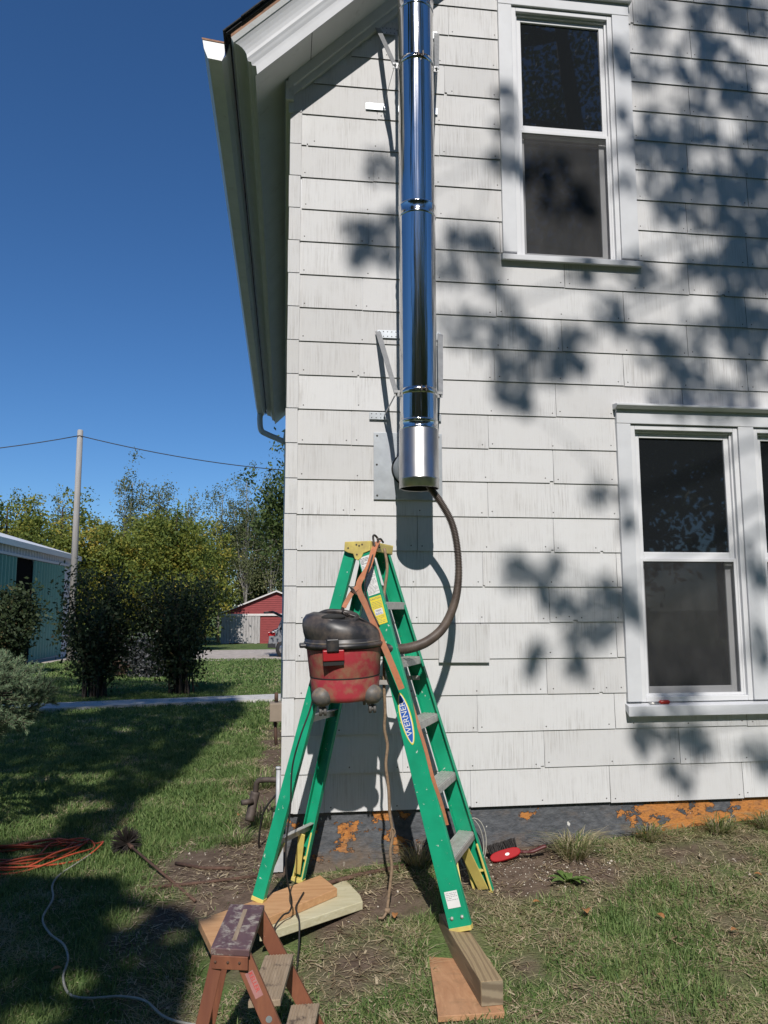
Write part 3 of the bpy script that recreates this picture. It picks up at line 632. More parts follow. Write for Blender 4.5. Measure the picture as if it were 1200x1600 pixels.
m = MB(); m.box(3.546, 3.64, -.030, .0, .558, 2.203); m.build('casing', MAT['trim'], w3, .003)
m = MB(); m.box(1.962, 3.64, -.032, .0, 2.2035, 2.29); m.build('head_casing', MAT['trim'], w2, .003)
m = MB(); m.prism([(1.948, 0, 2.29), (1.948, -.05, 2.291), (1.948, -.075, 2.305), (1.948, -.075, 2.318), (1.948, 0, 2.328)], (1.72, 0, 0)); m.build('drip_cap', MAT['trim'], w2, .003)
m = MB(); m.prism([(1.953, .03, .53), (1.953, -.055, .478), (1.953, -.055, .537), (1.953, .03, .557)], (1.70, 0, 0)); m.build('sill', MAT['trim'], w2, .003)
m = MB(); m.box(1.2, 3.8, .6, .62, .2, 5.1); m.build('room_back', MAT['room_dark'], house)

# ------------------------------------------------------------------ stainless stove pipe
PX, PY = .693, -.35
pipe = tag(empty('stove_pipe', (PX, 0, 1.73)), 'shiny stainless steel stove pipe running up the white wall on strap brackets', 'stove pipe')
def section(z0, z1, r=.1015):
    m = MB(); m.lathe([(r, z0), (r, z1)], (PX, PY, 0), 64); return m.build('pipe_section', MAT['stainless'], pipe)
section(2.098, 3.248); section(3.322, 4.50); section(4.575, 6.9)
def band(z0, z1, r=.1015):
    m = MB(); h = z1 - z0
    m.lathe([(r, z0), (r + .0035, z0 + .004), (r + .0035, z0 + .010), (r + .001, z0 + .016), (r + .001, z1 - .016), (r + .0035, z1 - .010), (r + .0035, z1 - .004), (r, z1)], (PX, PY, 0), 64)
    return m.build('locking_band', MAT['stainless'], pipe)
band(3.248, 3.322); band(4.50, 4.575); band(2.042, 2.098)
m = MB(); m.lathe([(.1015, 2.05), (.1065, 2.042), (.1065, 1.785), (.1085, 1.782), (.1085, 1.776), (.1065, 1.773), (.1065, 1.731), (.103, 1.729), (.100, 1.733)], (PX, PY, 0), 64); tee = m.build('tee', MAT['tee_steel'], pipe)
m = MB(); m.lathe([(.100, 1.735), (.098, 2.0), (.01, 2.0)], (PX, PY, 0), 32); m.build('bore', MAT['soot'], tee)
m = MB(); m.lathe([(.095, -.010), (.095, -.20), (.098, -.203), (.098, -.212), (.095, -.215), (.095, -.30)], (PX, 0, 1.895), 48, axis='y'); m.lathe([(.0955, -.019), (.101, -.0185)], (PX, 0, 1.895), 48, axis='y'); m.build('snout', MAT['galv'], tee)
m = MB(); m.lathe([(.0955, -.0245), (.1035, -.0185)], (PX, 0, 1.895), 48, axis='y'); m.build('sealant_ring', MAT['soot'], tee)
m = MB(); m.box(.487, .888, -.018, -.0155, 1.717, 2.110); pl = m.build('wall_plate', MAT['galv'], pipe, .001)
for (x, z) in ((.507, 2.09), (.507, 1.74), (.868, 2.09), (.868, 1.74), (.505, 1.92)):
    m = MB(); m.sphere((x, -.019, z), .006, .003, .006, 8, 5); m.build('screw', MAT['nail'], pl)
def clamp(z):
    m = MB(); m.lathe([(.1020, z - .017), (.1040, z - .016), (.1040, z + .016), (.1020, z + .017)], (PX, PY, 0), 64); cl = m.build('clamp_band', MAT['stainless'], pipe)
    for sx in (-1, 1):
        m = MB(); m.obox((PX + sx * .117, PY, z), (1, 0, 0), (0, 1, 0), (0, 0, 1), .016, .002, .017); m.tube([(PX + sx * .120, PY - .014, z), (PX + sx * .120, PY + .014, z)], .0045, 8); m.build('clamp_ear', MAT['strapsteel'], cl)
    m = MB(); m.obox((PX + .022, PY - .110, z), (1, 0, 0), (0, 1, 0), (0, 0, 1), .003, .012, .015); m.obox((PX - .004, PY - .110, z), (1, 0, 0), (0, 1, 0), (0, 0, 1), .003, .012, .015); m.tube([(PX - .028, PY - .110, z), (PX + .034, PY - .110, z)], .004, 8); m.build('clamp_bolt', MAT['hook_dark'], cl)
def strut(side, zc, ztop, zlow, xt, xl):
    ear = Vector((PX + side * .122, PY - .004, zc))
    m = MB(); m.bar((xt, -.020, ztop), ear, (1, .15, 0), .034, .003, w1=.026); m.build('support_strap', MAT['strapsteel'], pipe)
    m = MB(); m.bar(ear + Vector((0, .006, 0)), (xl, -.020, zlow), (.25, 0, 1), .020, .003); m.build('support_strap', MAT['strapsteel'], pipe)
def plate(x0, x1, z0, z1):
    m = MB(); m.box(x0, x1, -.019, -.0160, z0, z1); p = m.build('bracket_plate', MAT['galv'], pipe, .001)
    k = max(2, int((x1 - x0) / .024)); m = MB()
    for i in range(k):
        for z in (z0 + .010, z1 - .010):
            x = x0 + (i + .5) * (x1 - x0) / k
            m.add([(x + .0035 * math.cos(q * math.pi / 3), -.0196, z + .0035 * math.sin(q * math.pi / 3)) for q in range(6)], [(0, 1, 2, 3, 4, 5)])
    m.build('bolt_hole', MAT['nail'], p)
for zc, zt, zl in ((2.250, 2.715, 2.207), (4.175, 4.675, 4.147)):
    clamp(zc); strut(-1, zc, zt, zl, .513, .548); strut(1, zc, zt, zl, .886, .852)
    plate(.508, .632, zt - .036, zt + .012); plate(.462 if zl < 3 else .44, .568, zl - .021, zl + .022); plate(.772, .890, zt - .036, zt + .012); plate(.80, .886, zl - .021, zl + .022)

# ------------------------------------------------------------------ green step ladder
U = Vector((.88, -.47, 0)).normalized(); Vd = Vector((.47, .88, 0)).normalized()
NL = Vector((.300, -.470, 1.40)); lad = tag(empty('step_ladder', (.45, -.45, -.36)), 'green fibreglass step ladder with yellow top standing open against the house', 'ladder')
FN, FF_, RN, RF = Vector((.775, -.83, -.300)), Vector((1.01, -.36, -.320)), Vector((-.118, -.47, -.262)), Vector((.085, -.17, -.275))
tFN = NL + U * .085; tFF = tFN + Vd * .28; tRN = NL + U * .012 + Vd * .02; tRF = tRN + Vd * .25
def rail(p0, p1, wid, inn, wid1=None, fl=.030):
    """channel rail: web facing sideways, flanges turned inwards"""
    m = MB(); a = (p1 - p0).normalized(); wd = (U - a * U.dot(a)).normalized(); w1 = wid1 or wid
    m.bar(p0, p1, U, wid, .005, w1=w1)
    for sg in (-1, 1):
        m.bar(p0 + wd * sg * (wid / 2 - .0025) + Vd * inn * fl / 2, p1 + wd * sg * (w1 / 2 - .0025) + Vd * inn * fl / 2, Vd, fl - .006, .005)
    return m.build('rail', MAT['ladder_green'], lad, .002)
rFN = rail(tFN, FN, .074, 1, .102); rFF = rail(tFF, FF_, .074, -1, .102); rRN = rail(tRN, RN, .062, 1, None, .034); rRF = rail(tRF, RF, .062, -1, None, .034)
def lerp(a, b, t): return a + (b - a) * t
for i, zt in enumerate((1.125, .845, .555, .262, -.03)):
    tn = (tFN.z - zt) / (tFN.z - FN.z); tf = (tFF.z - zt) / (tFF.z - FF_.z); pn, pf = lerp(tFN, FN, tn), lerp(tFF, FF_, tf)
    m = MB(); m.bar(pn + Vd * .004, pf - Vd * .004, U, .082, .006); m.bar(pn + Vd * .004 + Vector((0, 0, -.018)) + U * .041, pf - Vd * .004 + Vector((0, 0, -.018)) + U * .041, (0, 0, 1), .030, .004); m.bar(pn + Vd * .004 + Vector((0, 0, -.018)) - U * .041, pf - Vd * .004 + Vector((0, 0, -.018)) - U * .041, (0, 0, 1), .030, .004)
    stp = m.build('step', MAT['ladder_metal'], lad, .0015)
    m = MB()
    for q in range(5): m.bar(pn + Vd * .006 + U * (-.032 + .016 * q) + Vector((0, 0, .0038)), pf - Vd * .006 + U * (-.032 + .016 * q) + Vector((0, 0, .0038)), U, .005, .0024)
    m.build('tread_rib', MAT['ladder_metal'], stp)
for zt in (.985, .555, -.02):
    tn = (tRN.z - zt) / (tRN.z - RN.z); tf = (tRF.z - zt) / (tRF.z - RF.z); pn, pf = lerp(tRN, RN, tn), lerp(tRF, RF, tf)
    m = MB(); m.bar(pn + Vd * .004, pf - Vd * .004, (0, 0, 1), .036, .003); m.bar(pn + Vd * .004 + Vector((0, 0, .018)) + U * .012, pf - Vd * .004 + Vector((0, 0, .018)) + U * .012, U, .026, .003); m.build('rear_brace', MAT['ladder_metal'], lad)
# spreader bars
for (pa, pb, qa, qb) in ((tFN, FN, tRN, RN), (tFF, FF_, tRF, RF)):
    a = lerp(pa, pb, .385); b = lerp(qa, qb, .385); s_ = Vd * (.012 if pa is tFN else -.012); mdl = (a + b) / 2 + Vector((0, 0, -.012))
    m = MB(); m.bar(a + s_, mdl + s_, (0, 0, 1), .022, .004); m.bar(mdl + s_ * 1.4, b + s_ * 1.4, (0, 0, 1), .022, .004); m.tube([mdl - s_, mdl + s_ * 3], .006, 8); m.build('spreader_bar', MAT['ladder_metal'], lad)
# yellow moulded top cap: flat tray with scalloped side skirts
m = MB(); C0 = NL + Vector((0, 0, .006)); cw, cl_ = .122, .305
def capp(u, v, z): return C0 + U * u + Vd * v + Vector((0, 0, z))
m.obox(capp(cw / 2, cl_ / 2, .018), U, Vd, (0, 0, 1), cw / 2 + .008, cl_ / 2 + .008, .009)
for v0, d in ((-.010, 1), (cl_ + .010, -1)):
    poly = [(-.010, .027), (-.014, -.018), (.010, -.030), (.036, -.036), (.046, -.062), (.062, -.070), (.080, -.058), (.092, -.034), (.128, -.022), (.134, .027)]
    m.prism([capp(a, v0, b) for a, b in poly], Vd * .010 * d)
m.obox(capp(-.006, cl_ / 2, .0), U, Vd, (0, 0, 1), .005, cl_ / 2, .022); m.obox(capp(cw + .006, cl_ / 2, .0), U, Vd, (0, 0, 1), .005, cl_ / 2, .022)
cap = m.build('top_cap', MAT['ladder_yellow'], lad, .003)
m = MB()
for (a, b) in ((.010, -.006), (.055, .010), (.070, .004), (.086, .010), (.058, -.040)):
    c = capp(a, -.0115, b); m.add([c + U * .005 * math.cos(q) + Vector((0, 0, .005 * math.sin(q))) for q in [k * math.pi / 3 for k in range(6)]], [(0, 1, 2, 3, 4, 5)])
m.build('cap_rivet', MAT['pipe_iron'], cap)
# yellow boots and gussets
def boot(p, t, inn, wid, h):
    a = (p - t).normalized(); wd = (U - a * U.dot(a)).normalized(); m = MB()
    m.obox(p + a * .004 + Vd * inn * .014, wd, Vd, a, wid / 2 + .003, .018, .010)
    m.bar(p - a * h + wd * (wid / 2 - .006) + Vd * inn * .016, p + wd * (wid / 2 - .004) + Vd * inn * .016, Vd, .030, .010); m.bar(p - a * h - wd * (wid / 2 - .006) + Vd * inn * .016, p - wd * (wid / 2 - .004) + Vd * inn * .016, Vd, .030, .010)
    m.bar(p - a * h * .45 - wd * wid / 2 + Vd * inn * .014, p - a * h * .45 + wd * wid / 2 + Vd * inn * .014, Vd, .024, .010)
    return m.build('boot', MAT['ladder_yellow'], lad, .002)
boot(FN, tFN, 1, .096, .10); boot(FF_, tFF, -1, .096, .24); boot(RN, tRN, 1, .060, .10); boot(RF, tRF, -1, .060, .24)
for (p, t, inn, zt) in ((FN, tFN, 1, -.03), (FF_, tFF, -1, -.03)):   # braces below the bottom step
    k = (t.z - zt) / (t.z - p.z); a = lerp(t, p, k); m = MB(); m.bar(a + Vd * inn * .13 + Vector((0, 0, -.012)), p + Vd * inn * .03 + Vector((0, 0, .02)), U, .055, .006); m.build('corner_brace', MAT['ladder_yellow'], lad, .002)
for (p, t, inn, zt) in ((RN, tRN, 1, -.02), (RF, tRF, -1, -.02)):
    k = (t.z - zt) / (t.z - p.z); a = lerp(t, p, k); m = MB(); m.bar(a + Vd * inn * .10 + Vector((0, 0, -.012)), p + Vd * inn * .03 + Vector((0, 0, .03)), U, .036, .006); m.build('corner_brace', MAT['ladder_yellow'], lad, .002)
# printed labels on the near front rail
aF = (FN - tFN).normalized(); wF = (U - aF * U.dot(aF)).normalized(); nF = -Vd; nF = (nF - aF * nF.dot(aF)); nF = (nF - wF * nF.dot(wF)).normalized(); LF = (FN - tFN).length
def fr(s, w, e): return tFN + aF * s + wF * w + nF * (.0035 + e)
def sticker(name, s0, s1, w, mat, e=.0006):
    m = MB(); m.add([fr(s0, -w, e), fr(s0, w, e), fr(s1, w, e), fr(s1, -w, e)], [(3, 2, 1, 0)]); return m.build(name, mat, rFN)
def lines(par, s0, s1, w, n, mat, e=.0012, seed=1, th=.0016):
    rr = random.Random(seed); m = MB()
    for i in range(n):
        s = s0 + (s1 - s0) * (i + .5) / n; a = -w; 
        while a < w - .004:
            b = min(w, a + rr.uniform(.006, .022)); m.add([fr(s - th / 2, a, e), fr(s - th / 2, b, e), fr(s + th / 2, b, e), fr(s + th / 2, a, e)], [(3, 2, 1, 0)]); a = b + .003
            if rr.random() < .12: break
    return m.build('label_print', mat, par)
def text(par, body, size, s, w, mat, e, along=True):
    cu = bpy.data.curves.new('lettering', 'FONT'); cu.body = body; cu.size = size; cu.align_x = 'CENTER'; cu.align_y = 'CENTER'; cu.extrude = .0
    tmp = bpy.data.objects.new('lettering', cu); COL.objects.link(tmp); dg = bpy.context.evaluated_depsgraph_get(); me = bpy.data.meshes.new_from_object(tmp.evaluated_get(dg)); bpy.data.objects.remove(tmp)
    if along: ex, ey = -aF, -wF
    else: ex, ey = wF, -aF
    M = Matrix.Identity(4); z = ex.cross(ey)
    for i, v in enumerate((ex, -ey if False else ey, z)): M[0][i], M[1][i], M[2][i] = v
    p = fr(s, w, e); M[0][3], M[1][3], M[2][3] = p; me.transform(M); me.materials.clear(); me.materials.append(mat)
    o = bpy.data.objects.new('lettering', me); COL.objects.link(o); o.parent = par; return o
lb = sticker('white_label', .045, .245, .031, MAT['label_white']); lines(lb, .052, .085, .028, 5, MAT['label_print'], seed=3, th=.003); lines(lb, .09, .24, .028, 24, MAT['label_print'], seed=4)
lb = sticker('yellow_label', .255, .395, .031, MAT['label_yellow']); text(lb, 'CAUTION', .0125, .266, 0, MAT['label_print'], .0014, False); lines(lb, .278, .315, .027, 5, MAT['label_print'], seed=6)
m = MB(); m.add([fr(.318, -.020, .0012), fr(.318, .022, .0012), fr(.348, .022, .0012), fr(.348, -.020, .0012)], [(3, 2, 1, 0)]); m.build('label_panel', MAT['label_white'], lb); text(lb, 'FIRM', .014, .328, 0, MAT['label_print'], .0020, False); lines(lb, .336, .346, .018, 2, MAT['label_blue'], .0020, 8); lines(lb, .352, .390, .024, 5, MAT['label_print'], seed=9)
def oval(name, s, hs, hw, mat, e, par):
    m = MB(); m.add([fr(s + hs * math.cos(k * math.pi / 16), hw * math.sin(k * math.pi / 16) * (1 - .25 * abs(math.cos(k * math.pi / 16)) ** 3), e) for k in range(32)], [tuple(range(32))]); return m.build(name, mat, par)
SB = .855
ov = oval('maker_badge', SB, .122, .029, MAT['label_yellow'], .0008, rFN); oval('badge_field', SB, .116, .0245, MAT['label_white'], .0014, ov); oval('badge_field', SB, .111, .0205, MAT['label_blue'], .0020, ov); text(ov, 'WERNER', .040, SB, 0, MAT['label_white'], .0028, True)
lb = sticker('white_label', LF - .155, LF - .085, .030, MAT['label_white']); lines(lb, LF - .15, LF - .115, .026, 5, MAT['label_print'], seed=12)
m = MB()
for sw in (-.024, .024): m.sphere(tuple(fr(LF - .045, sw, .001)), .008, .008, .008, 8, 6)
m.build('rivet', MAT['ladder_metal'], rFN)

# ------------------------------------------------------------------ shop vacuum tied to the ladder
VX, VY = .286, -.575
vac = tag(empty('shop_vacuum', (VX, VY, .62)), 'dirty red and black shop vacuum strapped to the green ladder', 'vacuum')
TILT = Matrix.Translation((VX, VY, .68)) @ Matrix.Rotation(R(-2.2), 4, 'Y') @ Matrix.Rotation(R(3), 4, 'X') @ Matrix.Translation((-VX, -VY, -.68))
def vb(m, name, mat, par=None, bevel=0):
    m.v = [tuple(TILT @ Vector(p)) for p in m.v]; return m.build(name, mat, par or vac, bevel)
m = MB(); m.lathe([(.02, .674), (.142, .672), (.158, .680), (.164, .70), (.171, .778), (.1705, .782), (.1725, .786), (.184, .915), (.186, .925)], (VX, VY, 0), 48, sx=.98); tank = vb(m, 'tank', MAT['tank_red'])
m = MB(); m.lathe([(.176, .918), (.196, .922), (.200, .932), (.200, .940), (.190, .944), (.189, .962), (.186, .966)], (VX, VY, 0), 48); rim = vb(m, 'lid_rim', MAT['lid_black'])
# domed lid, higher at the back left, with a carrying slot
m = MB(); n = 48; rings = [(.187, .964), (.186, .985), (.181, 1.012), (.170, 1.036), (.148, 1.058), (.112, 1.074), (.06, 1.083), (.001, 1.086)]
vs = []
for r_, h in rings:
    for k in range(n):
        t_ = 2 * math.pi * k / n; cx, cy = math.cos(t_), math.sin(t_)
        q = (h - .964) / .131; lift = 1 - .36 * cx * (r_ / .18); hold = 1 + (.16 * q if cx < 0 else -.02 * q) * abs(cx); sq = 1 + .07 * abs(math.sin(2 * t_)) * q
        vs.append((VX + r_ * cx * sq * hold - .018 * q, VY + r_ * cy * sq, .964 + (h - .964) * lift * (.92 if q < .9 else .90)))
m.add(vs, [(i * n + k, i * n + (k + 1) % n, (i + 1) * n + (k + 1) % n, (i + 1) * n + k) for i in range(len(rings) - 1) for k in range(n)], 0, True); lid = vb(m, 'lid', MAT['lid_black'])
# moulded ridge and handle loop on the lid
m = MB(); m.tube(catmull([(VX - .125, VY - .085, 1.045), (VX - .085, VY - .130, 1.052), (VX - .02, VY - .138, 1.044), (VX + .04, VY - .118, 1.046), (VX + .06, VY - .06, 1.062), (VX + .02, VY - .02, 1.078), (VX - .07, VY - .02, 1.088), (VX - .125, VY - .05, 1.07), (VX - .125, VY - .085, 1.045)], 6), .013, 8); vb(m, 'handle', MAT['lid_black'], lid)
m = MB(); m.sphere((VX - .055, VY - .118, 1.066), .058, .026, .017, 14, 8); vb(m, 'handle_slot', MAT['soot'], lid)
m = MB(); m.tube(catmull([(VX - .17, VY - .06, 1.0), (VX - .10, VY - .14, .995), (VX, VY - .168, .985), (VX + .10, VY - .135, .985), (VX + .16, VY - .06, .985)], 6), .007, 6); m.tube(catmull([(VX + .02, VY - .075, 1.075), (VX + .09, VY - .085, 1.045), (VX + .155, VY - .075, .99)], 6), .006, 6); vb(m, 'lid_ridge', MAT['lid_black'], lid)
m = MB(); m.lathe([(.1905, .9445), (.1925, .9475), (.1905, .9505)], (VX, VY, 0), 48); vb(m, 'rim_seam', MAT['caster_grey'], rim)
m = MB(); m.lathe([(.1868, .9165), (.1862, .9195), (.190, .9205)], (VX, VY, 0), 48); vb(m, 'tank_lip', MAT['soot'], tank)
m = MB(); m.lathe([(.1719, .781), (.1733, .784), (.1730, .787)], (VX, VY, 0), 48, sx=.98); vb(m, 'tank_seam', MAT['soot'], tank)
# latch
m = MB(); m.box(VX - .112, VX - .014, VY - .196, VY - .150, .872, .922); lt = vb(m, 'latch', MAT['latch_red'], None, .004)
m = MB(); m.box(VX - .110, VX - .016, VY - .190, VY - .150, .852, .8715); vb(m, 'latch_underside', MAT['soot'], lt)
m = MB(); m.box(VX - .094, VX - .038, VY - .206, VY - .150, .915, .972); vb(m, 'latch_clip', MAT['lid_black'], lt, .004)
# rim lip on the left, hose port on the right
m = MB(); m.obox((VX - .195, VY - .03, .934), (1, 0, 0), (0, 1, 0), (0, 0, 1), .020, .045, .009); vb(m, 'rim_lip', MAT['lid_black'], rim, .006)
m = MB(); m.lathe([(.036, .15), (.036, .19), (.031, .195), (.031, .235)], (VX, VY, .895), 20, axis='x'); vb(m, 'hose_port', MAT['lid_black'], tank)
# casters with domed housings
for (a, nm) in ((R(222), 0), (R(318), 1), (R(45), 2), (R(135), 3)):
    cx, cy = VX + .156 * math.cos(a), VY + .156 * math.sin(a)
    m = MB(); m.sphere((cx, cy, .700), .052, .050, .046, 16, 10); hs = vb(m, 'caster_housing', MAT['caster_grey'])
    m = MB(); m.tube([(cx, cy, .66), (cx + .004, cy, .645)], .007, 8); m.tube([(cx - .017, cy, .632), (cx - .004, cy, .632)], .020, 14); m.tube([(cx + .004, cy, .632), (cx + .017, cy, .632)], .020, 14); m.tube([(cx - .016, cy, .632), (cx + .016, cy, .632)], .010, 8); vb(m, 'caster', MAT['wheel_grey'], hs, .002)
# corrugated hose up into the pipe
pts = catmull([(.508, -.585, .898), (.60, -.575, .905), (.70, -.52, .935), (.80, -.44, 1.005), (.875, -.365, 1.13), (.905, -.33, 1.27), (.90, -.33, 1.42), (.87, -.34, 1.55), (.81, -.345, 1.66), (.755, -.35, 1.735), (.72, -.35, 1.80)], 40)
pts = [p for i, p in enumerate(pts)]
L = [0]
for a, b in zip(pts, pts[1:]): L.append(L[-1] + (b - a).length)
m = MB(); q = []; rr = []; step = .00205; d = 0; j = 0
while d < L[-1]:
    while j < len(L) - 2 and L[j + 1] < d: j += 1
    f_ = (d - L[j]) / max(1e-9, L[j + 1] - L[j]); q.append(pts[j].lerp(pts[j + 1], f_)); base = .0245 - .006 * min(1, d / .75)
    rr.append(base + .0022 * (1 if len(q) % 4 in (1, 2) else -1)); d += step
m.tube(q, rr, 14, smooth=True); m.build('hose', MAT['hose_brown'], vac)
# black power cord down to the ground
m = MB(); m.tube(catmull([(.13, -.60, .70), (.118, -.60, .63), (.07, -.62, .50), (.035, -.62, .36), (.028, -.63, .18), (.010, -.64, .02), (.018, -.645, -.12), (.040, -.635, -.22), (.030, -.63, -.268), (.0, -.66, -.272), (-.04, -.73, -.31), (-.06, -.82, -.43)], 10), .0042, 7); m.tube(catmull([(-.06, -.82, -.43), (-.02, -.90, -.46), (.05, -.86, -.45), (.07, -.74, -.40), (.075, -.64, -.31), (.06, -.585, -.272), (.075, -.50, -.270), (.10, -.40, -.268)], 8), .0042, 7); m.build('power_cord', MAT['cord_black'], vac)
# orange tie-down strap
st = tag(empty('tie_down_strap', (.42, -.56, 1.3)), 'faded orange ratchet strap looped over the ladder top and round the vacuum', 'strap')
def ribbon(name, P, nrm, wid, mat, par):
    m = MB(); P = catmull(P, 8); n = len(P); vs = []
    for i, p in enumerate(P):
        a = (P[min(i + 1, n - 1)] - P[max(i - 1, 0)]).normalized(); s_ = a.cross(Vector(nrm)).normalized() * wid / 2; t2 = s_.cross(a).normalized() * .0010
        vs += [p - s_ - t2, p + s_ - t2, p + s_ + t2, p - s_ + t2]
    m.add(vs, [(4 * i + k, 4 * i + (k + 1) % 4, 4 * i + 4 + (k + 1) % 4, 4 * i + 4 + k) for i in range(n - 1) for k in range(4)] + [(0, 1, 2, 3)]); return m.build(name, mat, par)
nv = (-.45, -.9, .1)
ribbon('webbing', [(.455, -.50, 1.435), (.425, -.575, 1.39), (.395, -.60, 1.30), (.345, -.605, 1.205), (.385, -.625, 1.10), (.430, -.66, .99), (.475, -.70, .88), (.510, -.725, .79), (.535, -.735, .725)], nv, .030, MAT['strap_orange'], st)
ribbon('webbing', [(.345, -.605, 1.205), (.315, -.60, 1.175), (.285, -.60, 1.125), (.272, -.62, 1.10)], nv, .024, MAT['strap_orange'], st)
eF = lambda z, w: lerp(tFN, FN, (tFN.z - z) / (tFN.z - FN.z)) + wF * w - Vd * .004
ribbon('webbing', [eF(.64, .035) + Vd * .03, eF(.52, .052), eF(.42, .056), eF(.30, .055), eF(.20, .056) + Vd * .02, eF(.10, .05) + Vd * .04], (-.5, -.9, .2), .016, MAT['strap_orange'], st)
m = MB(); m.obox((.318, -.612, 1.185), (.72, -.3, -.5), (.3, .9, 0), (-.5, -.2, .8), .020, .006, .022); m.build('buckle', MAT['buckle_steel'], st, .003)
m = MB(); m.tube(catmull([(.43, -.56, 1.40), (.425, -.53, 1.45), (.435, -.50, 1.465), (.452, -.49, 1.45), (.452, -.51, 1.42)], 6), .0055, 8); m.build('hook', MAT['hook_dark'], st); m = MB(); m.tube(catmull([(.455, -.55, 1.40), (.452, -.51, 1.435), (.468, -.48, 1.448), (.485, -.47, 1.43)], 6), .0055, 8); m.build('hook', MAT['hook_dark'], st); m = MB(); m.tube(catmull([(.272, -.62, 1.095), (.262, -.66, 1.10), (.268, -.69, 1.075), (.288, -.68, 1.06)], 6), .005, 8); m.build('hook', MAT['hook_dark'], st)
m = MB(); m.tube(catmull([(.428, -.575, 1.385), (.40, -.61, 1.31), (.375, -.615, 1.22), (.39, -.625, 1.13), (.44, -.665, 1.01)], 8), .004, 6); m.build('strap_tail', MAT['cord_black'], st)
# tan rope dangling from the ladder
m = MB(); P = [(.49, -.47, 1.40), (.50, -.50, 1.30), (.482, -.52, 1.17), (.478, -.55, 1.05), (.487, -.53, .98), (.478, -.55, .86), (.474, -.57, .72), (.480, -.56, .60), (.478, -.55, .52), (.492, -.55, .44), (.484, -.55, .35), (.498, -.54, .24), (.505, -.53, .12), (.52, -.52, .02), (.508, -.52, -.06), (.515, -.52, -.14), (.50, -.52, -.26), (.492, -.53, -.315)]
m.tube(catmull(P, 6), .0075, 8); m.sphere((.492, -.53, -.322), .016, .016, .013, 10, 6); m.tube(catmull([(.492, -.53, -.322), (.47, -.55, -.345), (.45, -.54, -.35)], 5), .006, 6)
m.tube(catmull([(.512, -.52, -.01), (.53, -.53, .03), (.515, -.53, .05), (.505, -.53, .0)], 5), .004, 6); tag(m.build('rope', MAT['rope_tan']), 'frayed tan rope hanging from the ladder down past the vacuum', 'rope')

# ------------------------------------------------------------------ lumber
def board(name, c4, z, th, mat, label, cat, bevel=.003, lift=0):
    """plan corners (x, y), laid at height z"""
    m = MB(); lo = [(x, y, z + lift * i) for i, (x, y) in enumerate(c4)]; m.prism(lo, (0, 0, th)); return tag(m.build(name, mat, None, bevel), label, cat, 'pieces of lumber on the ground')
zf = FN.z - .014
board('plywood_board', [(.575, -1.33), (.828, -1.335), (.925, -.70), (.650, -.68)], zf - .089 - .022, .0215, MAT['wood_ply'], 'flat reddish plywood board on the grass under the ladder foot', 'board', .002)
m = MB(); pa, pb = Vector((.765, -.62, zf - .0445)), Vector((.795, -1.285, zf - .0445)); a_ = (pb - pa).normalized(); sd_ = Vector((-a_.y, a_.x, 0))
m.obox((pa + pb) / 2, a_, sd_, (0, 0, 1), (pb - pa).length / 2 - .0005, .0445, .0445)
post = m.build('post_block', [MAT['post'], MAT['post_end']], None, .003); tag(post, 'square weathered post offcut under the front ladder foot', 'post block', 'pieces of lumber on the ground')
m = MB(); m.obox(pb - a_ * .0002, a_, sd_, (0, 0, 1), .0012, .0425, .0425); m.build('end_grain', MAT['post_end'], post)
zg = RN.z - .014
m = MB(); m.prism([(-.372, -.645, 0), (-.283, -.95, 0), (-.06, -.66, 0), (.267, -.343, 0), (.191, -.139, 0), (-.037, -.345, 0), (-.10, -.42, 0)], (0, 0, .038)); m.v = [(x, y, z + zg - .038) for x, y, z in m.v]
tag(m.build('tan_board', MAT['wood_tan'], None, .003), 'clean tan plank with a cut corner under the rear ladder foot', 'board', 'pieces of lumber on the ground')
m = MB(); m.prism([(-.10, -.72, 0), (-.03, -.70, 0), (.386, -.421, 0), (.382, -.336, 0), (.327, -.109, 0), (.15, -.28, 0)], (0, 0, .038)); m.v = [(x, y, z + zg - .0770) for x, y, z in m.v]
tag(m.build('treated_board', MAT['wood_treated'], None, .003), 'greenish treated plank lying under the tan plank', 'board', 'pieces of lumber on the ground')

# ------------------------------------------------------------------ brown wooden step stool in the foreground
ST = .05
sto = tag(empty('step_stool', (-.12, -1.56, -.55)), 'worn brown wooden step stool in the foreground, paint on its top', 'step stool')
m = MB(); m.prism([(-.224, -1.745, 0), (-.103, -1.775, 0), (-.066, -1.415, 0), (-.188, -1.39, 0)], (0, 0, .022)); m.v = [(x, y, z + ST - .022) for x, y, z in m.v]; top = m.build('top', MAT['stool_top'], sto, .003)
m = MB(); m.box(-.150, -.136, -1.70, -1.45, ST + .0004, ST + .0012); m.v = [(x + (y + 1.575) * .09, y, z) for x, y, z in m.v]; m.build('tape_strip', MAT['stool_tread'], top)
ZG = -.585
def leg(p0, p1, wd, w, t): 
    m = MB(); m.bar(p0, p1, wd, w, t); return m.build('rail', MAT['stool_wood'], sto, .002)
zt_ = ST - .024
nearR = leg((-.128, -1.742, zt_), (.165, -1.80, ZG), (1, 0, .4), .052, .020); leg((-.092, -1.425, zt_), (.235, -1.38, ZG), (1, 0, .4), .052, .020)
leg((-.200, -1.730, zt_), (-.335, -1.78, ZG), (1, 0, -.2), .040, .020); leg((-.175, -1.415, zt_), (-.30, -1.38, ZG), (1, 0, -.2), .040, .020)
m = MB(); m.obox((-.163, -1.757, ST - .042), (.97, -.24, 0), (.24, .97, 0), (0, 0, 1), .058, .0035, .020); br = m.build('metal_bracket', MAT['stool_wood'], sto, .002)
for q in (-.045, -.006, .030):
    m = MB(); m.sphere((-.163 + q, -1.762 - q * .24, ST - .040), .0045, .003, .0045, 8, 5); m.build('rivet', MAT['rust_rod'], br)
